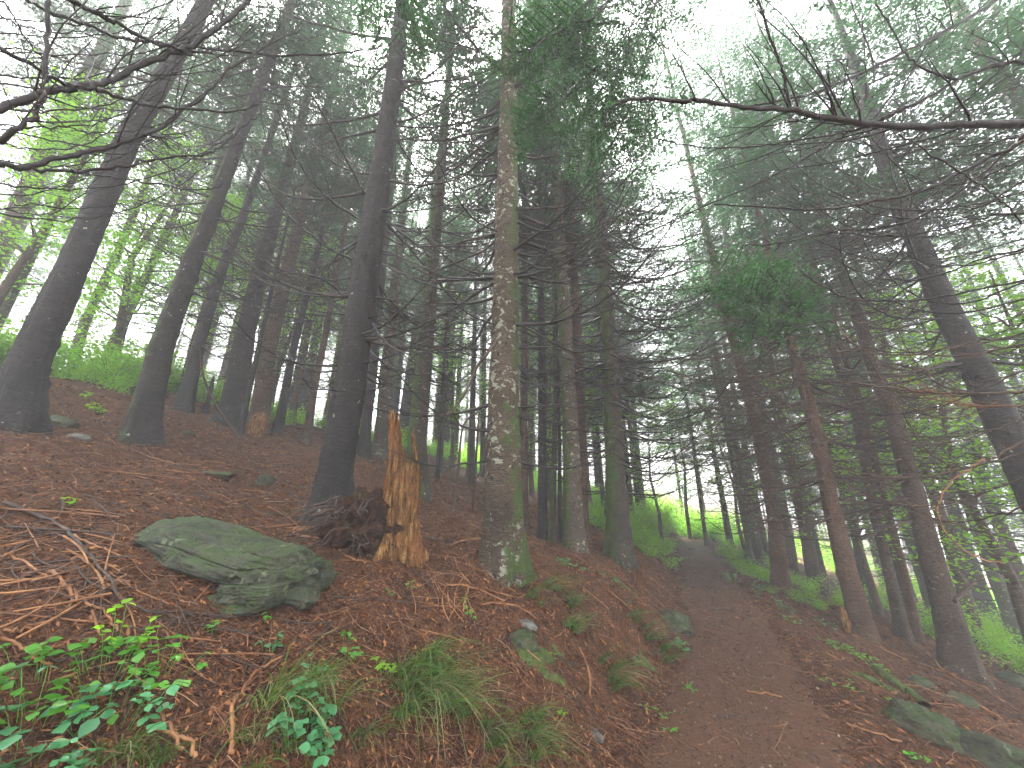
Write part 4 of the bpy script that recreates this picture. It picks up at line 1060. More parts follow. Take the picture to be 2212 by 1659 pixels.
block(BR, 'ledge', 566, 1276, 2.36, 74, 30, 0.22, [((0, 0, 1), 0.55), ((1, -0.2, 0), 0.72), ((0, -1, 0.1), 0.75), ((0, -0.4, -1), 0.7)], -0.02, 'rock', 8, 0.10, 0.05, 0.0)
block(BR, 'ledge', 525, 1292, 2.34, 78, 22, 0.22, [((0, 0, 1), 0.6), ((0, -1, 0.3), 0.7), ((-1, 0, 0.6), 0.7)], -0.12, 'rock', 9, 0.12, 0.05, 0.0)
block(BR, 'mossy_lobe', 305, 1216, 2.50, 70, 40, 0.24, [((-1, -0.3, 0.2), 0.75), ((0, -0.5, 1), 0.6), ((0.3, -1, -0.3), 0.7)], -0.42, 'rock_moss', 10, 0.16, 0.0)
block(BR, 'rock_shoulder', 640, 1246, 2.62, 60, 44, 0.30, [((1, -0.3, 0.6), 0.6), ((0, -1, 0.2), 0.65), ((0.4, -1, -0.6), 0.6), ((-0.2, -0.3, 1), 0.62)], -0.45, 'rock', 11, 0.26, 0.0)
block(BR, 'rock_shoulder', 600, 1215, 2.60, 70, 40, 0.30, [((1, -0.3, 0.6), 0.66), ((0, -1, 0.3), 0.7), ((-0.3, -0.2, 1), 0.6)], -0.35, 'rock', 12, 0.24, 0.0)
rock('stone', 'dark wet stone with mossy top, right of the foot of the thick far left trunk', 'stone', 130, 918, (0.32, 0.18, 0.10), 'rock_moss', 2, 4, 0.4, -0.5, (-0.3, 0), 8)
rock('stone', 'flat bluish grey stone lying below the dark wet one near the far left trunk', 'stone', 172, 948, (0.14, 0.10, 0.06), 'rock_grey', 3, 4, 0.4, 0.2)
rock('stone', 'round mossy green stone on the open slope left of the big stump-side spruce', 'stone', 568, 1044, (0.14, 0.12, 0.10), 'rock_moss', 4, 4, 0.35)
rock('stone', 'low mossy stone half buried on the open slope, left of the round one', 'stone', 470, 1028, (0.26, 0.16, 0.06), 'rock_moss', 5, 4, 0.5)
rock('stone', 'small dark stone on the slope below the skirted trunks', 'stone', 404, 940, (0.10, 0.08, 0.06), 'rock_moss', 6, 3, 0.4)
rock('stone', 'small plain stone just right of the big mossy boulder', 'stone', 652, 1304, (0.055, 0.05, 0.04), 'rock', 7, 3, 0.35)
rock('stone', 'smooth flat grey stone resting in the middle of the bank, below the grass', 'stone', 1140, 1358, (0.095, 0.065, 0.035), 'rock_grey', 8, 4, 0.2, -0.3, (-0.2, 0))
rock('stone', 'mossy lump under the smooth flat grey stone of the bank', 'stone', 1128, 1392, (0.13, 0.10, 0.08), 'rock_moss', 9, 4, 0.55)
rock('stone', 'pale elongated stone low on the bank at the bottom of the picture', 'stone', 1287, 1598, (0.035, 0.085, 0.03), 'rock_grey', 10, 4, 0.35, 0.35)
rock('boulder', 'dark mossy rock face jutting from the bank beside the path bend', 'boulder', 1448, 1345, (0.42, 0.34, 0.24), 'rock_moss', 13, 5, 0.6, 0.9, (0, 0.3), 10)
rock('boulder', 'mossy rock at the lower right, on the drop below the path', 'boulder', 2000, 1590, (0.24, 0.15, 0.17), 'rock_moss', 14, 5, 0.40, -0.75, (0, 0), 10)
rock('boulder', 'long grey-brown slab at the bottom right corner under the mossy rock', 'boulder', 2120, 1640, (0.42, 0.18, 0.16), 'rock', 15, 5, 0.42, -0.7, (0, 0.2), 10)
rock('stone', 'dark mossy stone beside the foot of the stout green-footed spruce', 'stone', 1985, 1478, (0.16, 0.12, 0.10), 'rock_moss', 16, 4, 0.5)
rock('stone', 'dark mossy lump at the right edge past the stout spruce', 'stone', 2185, 1475, (0.25, 0.2, 0.14), 'rock_moss', 17, 4, 0.5)
rock('stone', 'dark lump in shadow on the slope right of the path, below the stout spruce', 'stone', 2075, 1520, (0.2, 0.12, 0.10), 'rock_moss', 18, 4, 0.5)
for i, (u, v, w, lab) in enumerate(((1484, 1181, .10, 'flat pale stone on the far path, leftmost of the few near the green bushes'), (1493, 1187, .16, 'largest flat pale stone on the far path'), (1504, 1190, .09, 'small pale stone right of the largest one on the far path'), (1490, 1174, .07, 'tiny pale stone farthest along the path'))):
    rock('stone', lab, 'stone', u, v, (w, w * 0.7, w * 0.35), 'rock_grey', 30 + i, 3, 0.3)
def moss_sheet(u, v, a, b, lab, seed):
    p, t = hit(u, v); n = 44
    X, Y = np.meshgrid(np.linspace(-1, 1, n), np.linspace(-1, 1, n))
    c, s_ = math.cos(-0.5), math.sin(-0.5)
    x = p[0] + c * X * a - s_ * Y * b; y = p[1] + s_ * X * a + c * Y * b
    m_ = 0.50 - np.hypot(X, Y) + 1.7 * fbm(x * 14, y * 14, seed, 4)
    z = H(x.ravel(), y.ravel(), True).reshape(x.shape) + np.clip(m_, -0.5, 0.30) * 0.07 + 0.022 * fbm(x * 55, y * 50, seed, 2)
    idx = np.arange(n * n).reshape(n, n); F = np.stack([idx[:-1, :-1], idx[:-1, 1:], idx[1:, 1:], idx[1:, :-1]], -1).reshape(-1, 4)
    keep = m_.ravel()[F].max(1) > -0.15
    mb = MB(); mb.add(np.stack([x, y, z], -1).reshape(-1, 3) - p, F[keep])
    tag(mb.build('moss_cushion', M_['moss'], None, p), lab, 'moss')
for i, (u, v, a, b, lab) in enumerate(((1195, 1440, .10, .22, 'moss cushion on the bank right below the smooth flat stone'), (1205, 1470, .09, .10, 'bright moss cushion farther down the bank'), (1395, 1440, .12, .12, 'moss cushion under the grass at the bank edge'),
                                      (1140, 1410, .10, .12, 'small dark moss cushion touching the lump under the flat stone'), (1330, 1255, .25, .10, 'ochre-green moss hump on the bank below the last trunk'), (1880, 1470, .2, .1, 'moss cushion on the right verge beside the mossy log'))):
    moss_sheet(u, v, a * 1.15, b * 1.15, lab, 50 + i)

def pix_line(pts, lift=0.012, n=5, dt=0.0):
    P = smooth(pts, n)
    return np.array([hit(u, v)[0] + np.array([0, 0, lift]) for u, v in P])
# mossy log
P = pix_line([(1895, 1452), (1930, 1480), (1965, 1502), (2002, 1530)], 0.02)
mb = MB(); c0 = P.mean(0); tubes(mb, P - c0, np.linspace(0.055, 0.04, len(P)), 12, jitter=0.10)
tag(mb.build('mossy_log', M_['moss'], None, c0), 'bright mossy fallen log slanting down the right verge', 'log')

# ================================================================== broken stump
def stump_mat():
    m, nt = new_mat('rotten_orange_wood')
    v = coords(nt, (1, 1, 0.16)); v2 = coords(nt)
    f = noise(nt, v, 34, 5, 0.7, 0.3); f2 = noise(nt, v, 90, 4, 0.7); g = noise(nt, v2, 5, 4, 0.6); pit = noise(nt, coords(nt, (1, 1, 0.5)), 22, 4, 0.7)
    col = ramp(nt, f, [(0.34, (0.030, 0.015, 0.007)), (0.5, (0.19, 0.090, 0.026)), (0.66, (0.42, 0.25, 0.10))])
    col = mixc(nt, ramp(nt, g, [(0.48, (0, 0, 0)), (0.62, (0.8, 0.8, 0.8))]), col, (0.20, 0.075, 0.025), 'MIX')
    col = mixc(nt, ramp(nt, f2, [(0.38, (0.8, 0.8, 0.8)), (0.5, (0, 0, 0))]), col, (0.05, 0.03, 0.015))
    gm = noise(nt, v2, 2.6, 4, 0.7)
    col = mixc(nt, ramp(nt, gm, [(0.60, (0, 0, 0)), (0.72, (0.6, 0.6, 0.6))]), col, (0.07, 0.07, 0.02))
    finish(nt, col, 0.8, math_(nt, 'ADD', math_(nt, 'MULTIPLY', f, 1.3), math_(nt, 'ADD', f2, pit)), 0.03, 1.0, 0.2)
    return m
M_['stump'] = stump_mat()
pS, tS = hit(861, 1200)
print('STUMP', pS, tS)
S_ = tS / FP                     # metres per pixel at the stump
def build_stump():
    root = thing('broken_stump', 'jagged rotten orange tree stump with one tall splinter, right of the big dark spruce', 'stump', pS)
    rg = np.random.default_rng(5)
    ns, nz = 120, 110
    a = np.linspace(0, 2 * math.pi, ns, endpoint=False)
    toL = np.cos(a - math.pi)                      # 1 towards the left of the picture
    r0 = 38 * S_
    Hmain = 215 * S_; Hsp = 335 * S_
    spl = np.clip((toL - 0.30) / 0.16, 0, 1)
    jag = 0.5 * np.abs(fbm(a * 5.5, a * 0 + 3, 8, 3)) + 0.25 * rg.random(ns)
    top = Hmain * (1 + 0.14 * np.sin(a * 3 + 1) ) * (0.84 + 0.60 * jag) * (1 - spl) + Hsp * (0.90 + 0.16 * jag) * spl
    top += np.where(spl > 0.5, -0.25 * (1 - toL), 0) * 0.6 * Hmain
    u = np.linspace(0, 1, nz)
    V = []
    for layer in (0, 1):
        z = -0.25 + (top[None, :] + 0.25) * u[:, None]
        A = np.tile(a, (nz, 1))
        fl = 1 + 0.65 * np.exp(-np.maximum(z, 0) / 0.16) * (0.6 + 0.5 * np.cos(3 * A + 0.6)) + 0.12 * np.exp(-z / 0.6)
        rr = r0 * 0.92 * (1.04 - 0.14 * np.clip(z / Hmain, 0, 1)) * fl * (1 + 0.30 * fbm(A * 7, z * 1.6, 3, 4) + 0.13 * fbm(A * 22, z * 4, 9, 2) + 0.10 * fbm(A * 3, z * 9, 14, 3))
        th = 0.035 + 0.04 * (1 - u[:, None])
        if layer: rr = np.maximum(rr - th * (1 - 0.6 * u[:, None] ** 3), 0.01)
        hi = np.clip((z - Hmain * 0.95) / (Hsp - Hmain), 0, 1)
        cx = -0.30 * r0 * hi
        X = rr * np.cos(A) * (1 - 0.22 * hi) + cx - 0.04 * z; Y = rr * np.sin(A) * (1 - 0.30 * hi)
        V.append(np.stack([X, Y, z], -1))
    Vo, Vi = V
    idx = np.arange(nz * ns).reshape(nz, ns); o = nz * ns
    F1 = np.stack([idx[:-1], np.roll(idx[:-1], -1, 1), np.roll(idx[1:], -1, 1), idx[1:]], -1).reshape(-1, 4)
    F2 = F1[:, ::-1] + o
    tp = idx[-1]; F3 = np.stack([tp, np.roll(tp, -1), np.roll(tp, -1) + o, tp + o], -1)
    mb = MB(); mb.add(np.concatenate([Vo.reshape(-1, 3), Vi.reshape(-1, 3)]), np.concatenate([F1, F2, F3]))
    # splinters standing on the broken rim
    for q in range(46):
        i = rg.integers(0, ns); b0 = Vo[-1, i] * [0.97, 0.97, 1] - [0, 0, 0.05]; L = rg.uniform(0.05, 0.13)
        d = np.array([rg.uniform(-.12, .12), rg.uniform(-.12, .12), 1]) * L
        tubes(mb, np.array([b0, b0 + d * 0.6, b0 + d]), np.array([0.011, 0.007, 0.001]), 4)
    for q in range(60):
        i = rg.integers(0, ns); j = rg.integers(20, nz - 15); b0 = Vo[j, i]; n_ = np.array([b0[0], b0[1], 0]) / max(0.05, np.hypot(b0[0], b0[1]))
        L = rg.uniform(0.03, 0.09); d = np.array([0, 0, -1]) + n_ * rg.uniform(0.1, 0.5)
        tubes(mb, np.array([b0, b0 + d * L * 0.5 + n_ * 0.008, b0 + d * L]), np.array([0.008, 0.010, 0.002]), 4)
    mb.build('stump_wood', M_['stump'], root)
    # the dark crumbling root mass on the left
    m, nt = new_mat('rotten_root_earth'); v = coords(nt); n1 = noise(nt, v, 26, 6, 0.75); n2 = noise(nt, v, 5, 3)
    col = ramp(nt, n1, [(0.38, (0.012, 0.006, 0.004)), (0.55, (0.050, 0.022, 0.012)), (0.72, (0.17, 0.07, 0.03))])
    col = mixc(nt, ramp(nt, n2, [(0.62, (0, 0, 0)), (0.72, (0.6, 0.6, 0.6))]), col, (0.03, 0.05, 0.012))
    finish(nt, col, 0.85, n1, 0.06, 1.0, 0.2)
    Vv, Ff = ico(5)
    off = Vector((3, 7, 1))
    nzv = np.array([mnoise.fractal(Vector(c) * 2.6 + off, 0.8, 2.1, 6) for c in Vv])
    Vv = Vv * (1 + 0.55 * nzv)[:, None] * np.array([74 * S_, 50 * S_, 72 * S_]) 
    Vv[:, 2] -= 0.55 * np.clip(-Vv[:, 0], 0, 9) * 0.5
    mb = MB(); mb.add(Vv + np.array([-82 * S_, -0.06, 48 * S_]), Ff)
    mb.build('root_mass', m, root)
    mb = MB()
    for q in range(60):
        az = rg.uniform(2.2, 5.2); b0 = np.array([-82 * S_ + 60 * S_ * math.cos(az), -0.1 + 42 * S_ * math.sin(az), rg.uniform(0.05, 0.55)])
        t_ = np.linspace(0, 1, 6); L = rg.uniform(0.15, 0.5); d = np.array([math.cos(az), math.sin(az), -0.35])
        Q = b0 + d * (L * t_)[:, None] + rg.standard_normal((6, 3)) * 0.02
        tubes(mb, Q, 0.010 * (1 - 0.7 * t_) * rg.uniform(0.5, 1.3), 5)
    mb.build('roots', M_['stick_dark'], root)
    return root
build_stump()
# rotten wood at the foot of the left slope tree, and peeled wood at the right one
def rot_patch(root, p, u, v, t, w, h, seed):
    rg = np.random.default_rng(seed); Vv, Ff = ico(4)
    nzv = np.array([mnoise.fractal(Vector(c) * 2.2 + Vector((seed, 0, 0)), 0.8, 2.1, 5) for c in Vv])
    Vv = Vv * (1 + 0.4 * nzv)[:, None] * np.array([w, w * 0.7, h])
    mb = MB(); mb.add(Vv + at(u, v, t) - p, Ff); return mb.build('rotten_wood', M_['stump'], root)
for Tr in T:
    lb = Tr[0]['label']
    if 'rotten orange wood' in lb: rot_patch(Tr[0], Tr[1], 556, 922, Tr[5] - 0.25, 0.20, 0.30, 3)
    if 'peeled orange wood' in lb: rot_patch(Tr[0], Tr[1], 1826, 1340, Tr[5] - 0.12, 0.055, 0.20, 4)

# leaning dead poles
for pts, t0, t1, lab in (([(978, 1103), (990, 1010), (1001, 920), (1036, 888)], 6.0, 6.4, 'thin dead pole leaning right, left one of the pair before the central trunk'), ([(1023, 1103), (1028, 1000), (1035, 885)], 5.8, 5.8, 'straight dead pole, right one of the pair before the central trunk'),
                         ([(2062, 1298), (2090, 1272), (2121, 1247)], 4.4, 4.6, 'broken pale pole propped against the stout green-footed spruce'), ([(517, 945), (470, 880), (440, 815), (432, 750)], 6.5, 6.2, 'curved dark dead branch leaning between the left slope trunks')):
    P2 = smooth(pts, 5); tt = np.linspace(t0, t1, len(P2)); P = np.array([at(u, v, t) for (u, v), t in zip(P2, tt)])
    c0 = P[0].copy(); mb = MB(); tubes(mb, P - c0, np.linspace(0.024, 0.014, len(P)), 7, jitter=0.08)
    K = 8; rg = np.random.default_rng(int(pts[0][0])); i0 = rg.integers(1, len(P) - 1, K); L = rg.uniform(0.1, 0.45, K); D = nrm(rg.standard_normal((K, 3)) + [0, 0, 0.3]); q = np.linspace(0, 1, 4)
    tubes(mb, (P - c0)[i0][:, None] + D[:, None] * (L[:, None] * q)[..., None], np.tile(0.005 * (1 - 0.7 * q), (K, 1)), 3)
    o = mb.build('dead_pole', M_['branch_brown'], None, c0); tag(o, lab, 'dead wood')

# ================================================================== fallen sticks
def stick(pts, w0, w1, label, mat='stick', lift=0.015, group=None):
    P = pix_line(pts, lift); tt = np.array([np.dot(p - [0, 0, CAMZ], [0, CP, SP]) for p in P])
    z = P[:, 2]; P[:, 2] = 0.5 * z + 0.5 * np.interp(np.arange(len(z)), [0, len(z) // 2, len(z) - 1], [z[0], z[len(z) // 2], z[-1]]) + 0.008
    P[:, 2] = np.maximum(P[:, 2], H(P[:, 0], P[:, 1], True) + w0 * tt / (2 * FP) * 0.7)
    P += R.standard_normal(P.shape) * 0.003
    n = len(P); c0 = P[n // 2].copy()
    r = np.linspace(w0, w1, n) * tt / (2 * FP)
    mb = MB(); tubes(mb, P - c0, np.maximum(r, 0.0015), 7, jitter=0.07)
    L = np.linalg.norm(P[-1] - P[0])
    if L > 0.35:
        K = int(L * 5); i0 = R.integers(1, n - 1, K); Lk = R.uniform(0.03, 0.16, K); D = nrm(R.standard_normal((K, 3)) * [1, 1, 0.35] + [0, 0, 0.25]); q = np.linspace(0, 1, 4)
        tubes(mb, (P - c0)[i0][:, None] + D[:, None] * (Lk[:, None] * q)[..., None], np.tile(r.mean() * 0.4 * (1 - 0.7 * q), (K, 1)), 4)
    o = mb.build('fallen_stick', M_[mat], None, c0)
    return tag(o, label, 'stick', group)
for pts, w0, w1, lab, mt in (
    ([(5, 1100), (60, 1119), (110, 1136), (147, 1163), (173, 1193), (200, 1226), (230, 1276), (247, 1309), (277, 1329), (333, 1343), (400, 1356)], 8, 4, 'longest brown stick, curving down from the left edge past the boulder', 'stick_dark'),
    ([(433, 1355), (517, 1344), (583, 1344), (660, 1366), (733, 1359)], 4, 2.5, 'thin dark stick lying level below the boulder', 'stick_dark'),
    ([(157, 1166), (200, 1188), (253, 1214)], 5, 3, 'straight orange stick ending at the left tip of the boulder', 'stick'),
    ([(10, 1213), (50, 1236), (97, 1259)], 5, 4, 'pale orange stick at the left edge below the curved long one', 'stick'),
    ([(107, 1246), (140, 1273), (183, 1319), (233, 1356), (247, 1383)], 6, 4, 'bent tan stick parallel to the longest one, left of it', 'stick'),
    ([(125, 1270), (145, 1293), (162, 1311)], 6, 5, 'short thick tan stick crossing the left pile', 'stick'),
    ([(190, 1343), (212, 1383)], 5, 4, 'short pale stick pointing down between the plants and the bent tan stick', 'stick'),
    ([(-5, 1400), (33, 1421), (67, 1440), (103, 1458)], 7, 5, 'stout orange stick entering from the left edge above the leafy plants', 'stick'),
    ([(0, 1393), (40, 1378), (70, 1376)], 5, 3, 'short orange stick crossing above the stout one at the left edge', 'stick'),
    ([(347, 1376), (367, 1410), (390, 1435), (413, 1455)], 5, 4, 'straight orange stick running down toward the leafy plants', 'stick'),
    ([(610, 1431), (550, 1470), (517, 1516), (497, 1550), (494, 1600), (495, 1662)], 5, 9, 'curved orange stick running out of the bottom edge left of the grass', 'stick'),
    ([(323, 1570), (367, 1620), (387, 1657)], 6, 7, 'left one of two thick orange sticks at the bottom edge', 'stick'),
    ([(337, 1560), (360, 1600), (400, 1640), (417, 1662)], 6, 9, 'right one of two thick orange sticks at the bottom edge', 'stick'),
    ([(0, 1466), (60, 1446), (167, 1455), (233, 1473)], 3, 3, 'long thin brown stick across the top of the leafy plants', 'stick_dark'),
    ([(233, 1249), (277, 1276), (317, 1303), (360, 1320)], 3, 2, 'thin orange twig below the left end of the boulder', 'stick'),
    ([(620, 1148), (672, 1145), (719, 1135), (755, 1127)], 5, 4, 'orange stick lying level at the stump, top one of the fan', 'stick'),
    ([(617, 1155), (685, 1147), (758, 1139)], 5, 3, 'second orange stick under the top one of the fan beside the stump', 'stick'),
    ([(636, 1148), (638, 1161), (698, 1171), (732, 1177)], 5, 4, 'bent orange stick below the fan beside the stump', 'stick'),
    ([(724, 1177), (740, 1203), (776, 1223), (799, 1226)], 4, 3, 'curved orange stick in front of the dark root mass', 'stick'),
    ([(964, 1271), (1021, 1276), (1091, 1306)], 4, 3, 'thin orange stick pointing at the foot of the central trunk from the left', 'stick'),
    ([(1038, 1319), (1074, 1309), (1121, 1319), (1158, 1343)], 4, 3, 'curved stick arching above the smooth grey stone', 'stick'),
    ([(1011, 1279), (1005, 1306), (1001, 1333)], 4, 3, 'short upright-looking stick below the central trunk', 'stick'),
    ([(971, 1186), (1001, 1173), (1035, 1168)], 5, 4, 'stick reaching from the stump side to the central trunk', 'stick'),
    ([(925, 1168), (960, 1172), (985, 1178)], 6, 5, 'dark branch piece lying right of the stump foot', 'stick_dark'),
    ([(1251, 1406), (1271, 1456), (1278, 1520)], 4, 4, 'orange stick hanging down the bank left of the big hanging grass tuft', 'stick'),
    ([(1195, 1420), (1231, 1442), (1275, 1448)], 3, 2, 'thin dark twig across the moss of the bank', 'stick_dark'),
    ([(2005, 1416), (2042, 1453), (2075, 1473), (2125, 1503)], 5, 3, 'long orange stick in front of the stout green-footed spruce', 'stick'),
    ([(2099, 1433), (2150, 1432), (2212, 1437)], 5, 4, 'straight stick leaving the right edge beside the stout spruce', 'stick'),
    ([(1532, 1318), (1565, 1321), (1592, 1326), (1622, 1336)], 5, 3, 'pale root-like stick lying across the path', 'stick_dark'),
    ([(1832, 1576), (1892, 1593), (1952, 1616)], 4, 3, 'thin orange stick on the near right side of the path', 'stick'),
    ([(1552, 1559), (1612, 1558)], 4, 3, 'short brown stick lying level on the near path', 'stick_dark'),
    ([(1615, 1503), (1655, 1507), (1690, 1513)], 4, 3, 'short orange stick on the near path above the level brown one', 'stick'),
    ([(1842, 1376), (1908, 1406), (1960, 1430)], 4, 3, 'stick on the right verge at the foot of the peeled trunk', 'stick'),
    ([(705, 1300), (860, 1310), (930, 1330)], 2.5, 2, 'very thin twig on the open litter right of the boulder', 'stick_dark'),
    ([(2070, 1515), (2120, 1532), (2170, 1560)], 4, 3, 'stick beside the dark lump on the lower right slope', 'stick')):
    stick(pts, w0, w1, lab, mt)
# random smaller sticks, each its own object, by area
def scatter_sticks(n, box, Lr, lab, grp, mats=('stick', 'stick_dark'), w=(0.0025, 0.006), ang=None):
    for q in range(n):
        u, v = R.uniform(box[0], box[2]), R.uniform(box[1], box[3])
        p, t = hit(u, v); a = R.uniform(0, 6.28) if ang is None else R.normal(ang[0], ang[1]); L = R.uniform(*Lr)
        m_ = 6; s = np.linspace(-0.5, 0.5, m_); x = p[0] + math.cos(a) * L * s; y = p[1] + math.sin(a) * L * s
        cv = R.uniform(-0.12, 0.12) * L; x = x - math.sin(a) * cv * s * s * 4; y = y + math.cos(a) * cv * s * s * 4
        z = H(x, y); z = 0.4 * z + 0.6 * np.linspace(z[0], z[-1], m_) + 0.015 + R.uniform(0, 0.03)
        P = np.stack([x, y, z], 1); c0 = P[3].copy(); mb = MB(); r = R.uniform(*w) * (0.6 + 0.5 * L)
        tubes(mb, P - c0, np.linspace(r * 1.2, r * 0.7, m_), 5, jitter=0.06)
        if L > 0.3:
            D = nrm(R.standard_normal((3, 3)) * [1, 1, 0.3]); qq = np.linspace(0, 1, 3)
            tubes(mb, (P - c0)[[1, 3, 4]][:, None] + D[:, None] * (0.25 * L * R.random((3, 1)) * qq)[..., None], np.tile(r * 0.45 * (1 - 0.6 * qq), (3, 1)), 3)
        tag(mb.build('fallen_stick', M_[mats[R.integers(len(mats))]], None, c0), lab, 'stick', grp)
scatter_sticks(42, (0, 1110, 240, 1360), (0.15, 0.7), 'small stick in the jumbled pile at the left edge, upslope of the leafy plants', 'sticks piled at the left edge', w=(0.003, 0.008))
scatter_sticks(30, (930, 1200, 1100, 1330), (0.12, 0.5), 'small orange stick in the heap left of the central trunk foot', 'sticks heaped at the central trunk foot', ('stick',))
scatter_sticks(26, (570, 1060, 700, 1150), (0.15, 0.6), 'small orange stick in the tangle at the root of the big dark spruce', 'sticks tangled at the big dark spruce')
scatter_sticks(30, (240, 960, 680, 1120), (0.2, 0.8), 'brown stick scattered on the open upper slope', 'sticks scattered on the open upper slope', ('stick_dark', 'stick_dark', 'stick'))
scatter_sticks(26, (240, 1330, 720, 1480), (0.1, 0.45), 'twig scattered on the litter below the boulder', 'twigs scattered below the boulder')
scatter_sticks(24, (1130, 1220, 1400, 1340), (0.12, 0.5), 'orange twig on the top of the bank near the last trunks', 'twigs on top of the bank', ('stick', 'stick', 'stick_dark'))
scatter_sticks(28, (1800, 1330, 2200, 1560), (0.15, 0.7), 'brown stick scattered under the trunks on the right slope', 'sticks scattered on the right slope')
scatter_sticks(14, (1400, 1400, 1800, 1650), (0.05, 0.2), 'tiny twig lying on the near path', 'tiny twigs on the near path')
scatter_sticks(14, (700, 1270, 1250, 1600), (0.1, 0.4), 'twig on the face of the bank', 'twigs on the face of the bank')

# litter: nobody could count it
def litter(name, n, r0, r1, size, width, mat, seed, thick=False, smin=None):
    rg = np.random.default_rng(seed)
    r = np.exp(rg.uniform(math.log(r0), math.log(r1), n)); az = np.radians(rg.uniform(-66, 66, n))
    x, y = np.sin(az) * r, np.cos(az) * r
    s = sdist(x, y)
    keep = (np.abs(s) > 0.55) | (rg.random(n) < (0.3 if thick else 0.6))
    x, y, r = x[keep], y[keep], r[keep]; n = len(x)
    L = rg.uniform(*size, n) * (0.55 + 0.16 * r); a = rg.uniform(0, 6.28, n)
    dx, dy = np.cos(a) * L, np.sin(a) * L
    z0 = H(x, y, True); z1 = H(x + dx, y + dy, True)
    b = np.stack([x, y, z0 + 0.004 + rg.uniform(0, 0.008, n)], 1); d = np.stack([dx, dy, z1 - z0 + rg.normal(0, 0.25, n) * L], 1)
    mb = MB()
    if thick:
        q = np.linspace(0, 1, 4)
        P = b[:, None] + d[:, None] * q[None, :, None] + rg.standard_normal((n, 4, 3)) * 0.06 * L[:, None, None]
        P[..., 2] = np.maximum(P[..., 2], (b[:, 2:] + d[:, 2:] * q) + 0.002)
        tubes(mb, P, (rg.uniform(*width, n) * (0.6 + 0.12 * r))[:, None] * (1 - 0.5 * q), 3)
    else:
        Nn = np.array([0, 0, 1.0]) + rg.standard_normal((n, 3)) * 0.5
        leaves(mb, b, d, Nn, L, L * rg.uniform(*width, n))
    o = mb.build(name, mat, None, None, False); o['kind'] = 'stuff'; return o
ML1 = island_mat('needle_litter_flakes', [(0.0, (0.018, 0.009, 0.007)), (0.4, (0.065, 0.024, 0.011)), (0.75, (0.20, 0.072, 0.026)), (1.0, (0.46, 0.20, 0.07))])
ML2 = island_mat('twig_litter_wood', [(0.0, (0.05, 0.026, 0.018)), (0.4, (0.14, 0.06, 0.032)), (0.8, (0.28, 0.125, 0.06)), (1.0, (0.40, 0.24, 0.14))])
litter('needle_litter', 190000, 0.9, 13, (0.014, 0.050), (0.10, 0.38), ML1, 1)
litter('twig_litter', 17000, 0.9, 14, (0.06, 0.28), (0.0009, 0.0026), ML2, 2, True)

def path_chips():
    rg = np.random.default_rng(8); n = 26000
    i = rg.integers(60, 140, n); f = rg.random(n)[:, None]; c = PATH[i] * (1 - f) + PATH[i + 1] * f
    s = rg.normal(0, 0.42, n); x, y = c[:, 0] + PN[i, 0] * s, c[:, 1] + PN[i, 1] * s
    d = np.hypot(x, y); k = (d > 1.0) & (d < 13) & (rg.random(n) < 1.5 / np.maximum(d, 1.5) + 0.25); x, y, d = x[k], y[k], d[k]; n = len(x)
    L = rg.uniform(0.007, 0.026, n) * (0.75 + 0.10 * d); a = rg.uniform(0, 6.28, n)
    b = np.stack([x, y, H(x, y, True) + 0.022], 1); D = np.stack([np.cos(a), np.sin(a), rg.normal(0, 0.22, n)], 1)
    mb = MB(); leaves(mb, b, D, np.array([0, 0, 1.0]) + rg.standard_normal((n, 3)) * 0.5, L, L * rg.uniform(0.3, 0.9, n))
    m = island_mat('trodden_litter', [(0.0, (0.022, 0.012, 0.009)), (0.5, (0.065, 0.032, 0.022)), (0.85, (0.16, 0.085, 0.052)), (1.0, (0.34, 0.25, 0.18))])
    o = mb.build('path_litter', m, None, None, False); o['kind'] = 'stuff'
path_chips()

# ================================================================== grass and plants
def blades(mb, rng, base, n, L, spread, w, lean=(0, 0), m=0):
    az = rng.uniform(0, 6.283, n); out = rng.uniform(0.15, 1.0, n) * spread
    Ls = L * rng.uniform(0.3, 1.2, n) * (0.8 + 0.35 * np.cos(az + 0.8)); q = np.linspace(0, 1, 6)
    dx = np.cos(az) * out + lean[0]; dy = np.sin(az) * out + lean[1]
    b = base + np.stack([np.cos(az), np.sin(az), az * 0], 1) * rng.uniform(0, 0.05, n)[:, None] * (0.5 + L)
    P = b[:, None] + np.stack([dx[:, None] * Ls[:, None] * q ** 1.25, dy[:, None] * Ls[:, None] * q ** 1.25,
                               Ls[:, None] * (0.85 * q - (0.30 + 0.55 * out[:, None]) * rng.uniform(0.4, 1.35, n)[:, None] * q ** 2.2)], -1)
    side = np.stack([-dy, dx, dx * 0], 1); side = nrm(side + rng.standard_normal((n, 3)) * 0.3)
    ww = (w * rng.uniform(0.6, 1.2, n))[:, None] * (1 - q ** 2.2) + 0.0003
    V = np.stack([P - side[:, None] * ww[..., None], P + side[:, None] * ww[..., None]], 2)
    idx = np.arange(n * 12).reshape(n, 6, 2)
    F = np.stack([idx[:, :-1, 0], idx[:, :-1, 1], idx[:, 1:, 1], idx[:, 1:, 0]], -1).reshape(-1, 4)
    mb.add(V, F, m)
rg_ = np.random.default_rng(61)
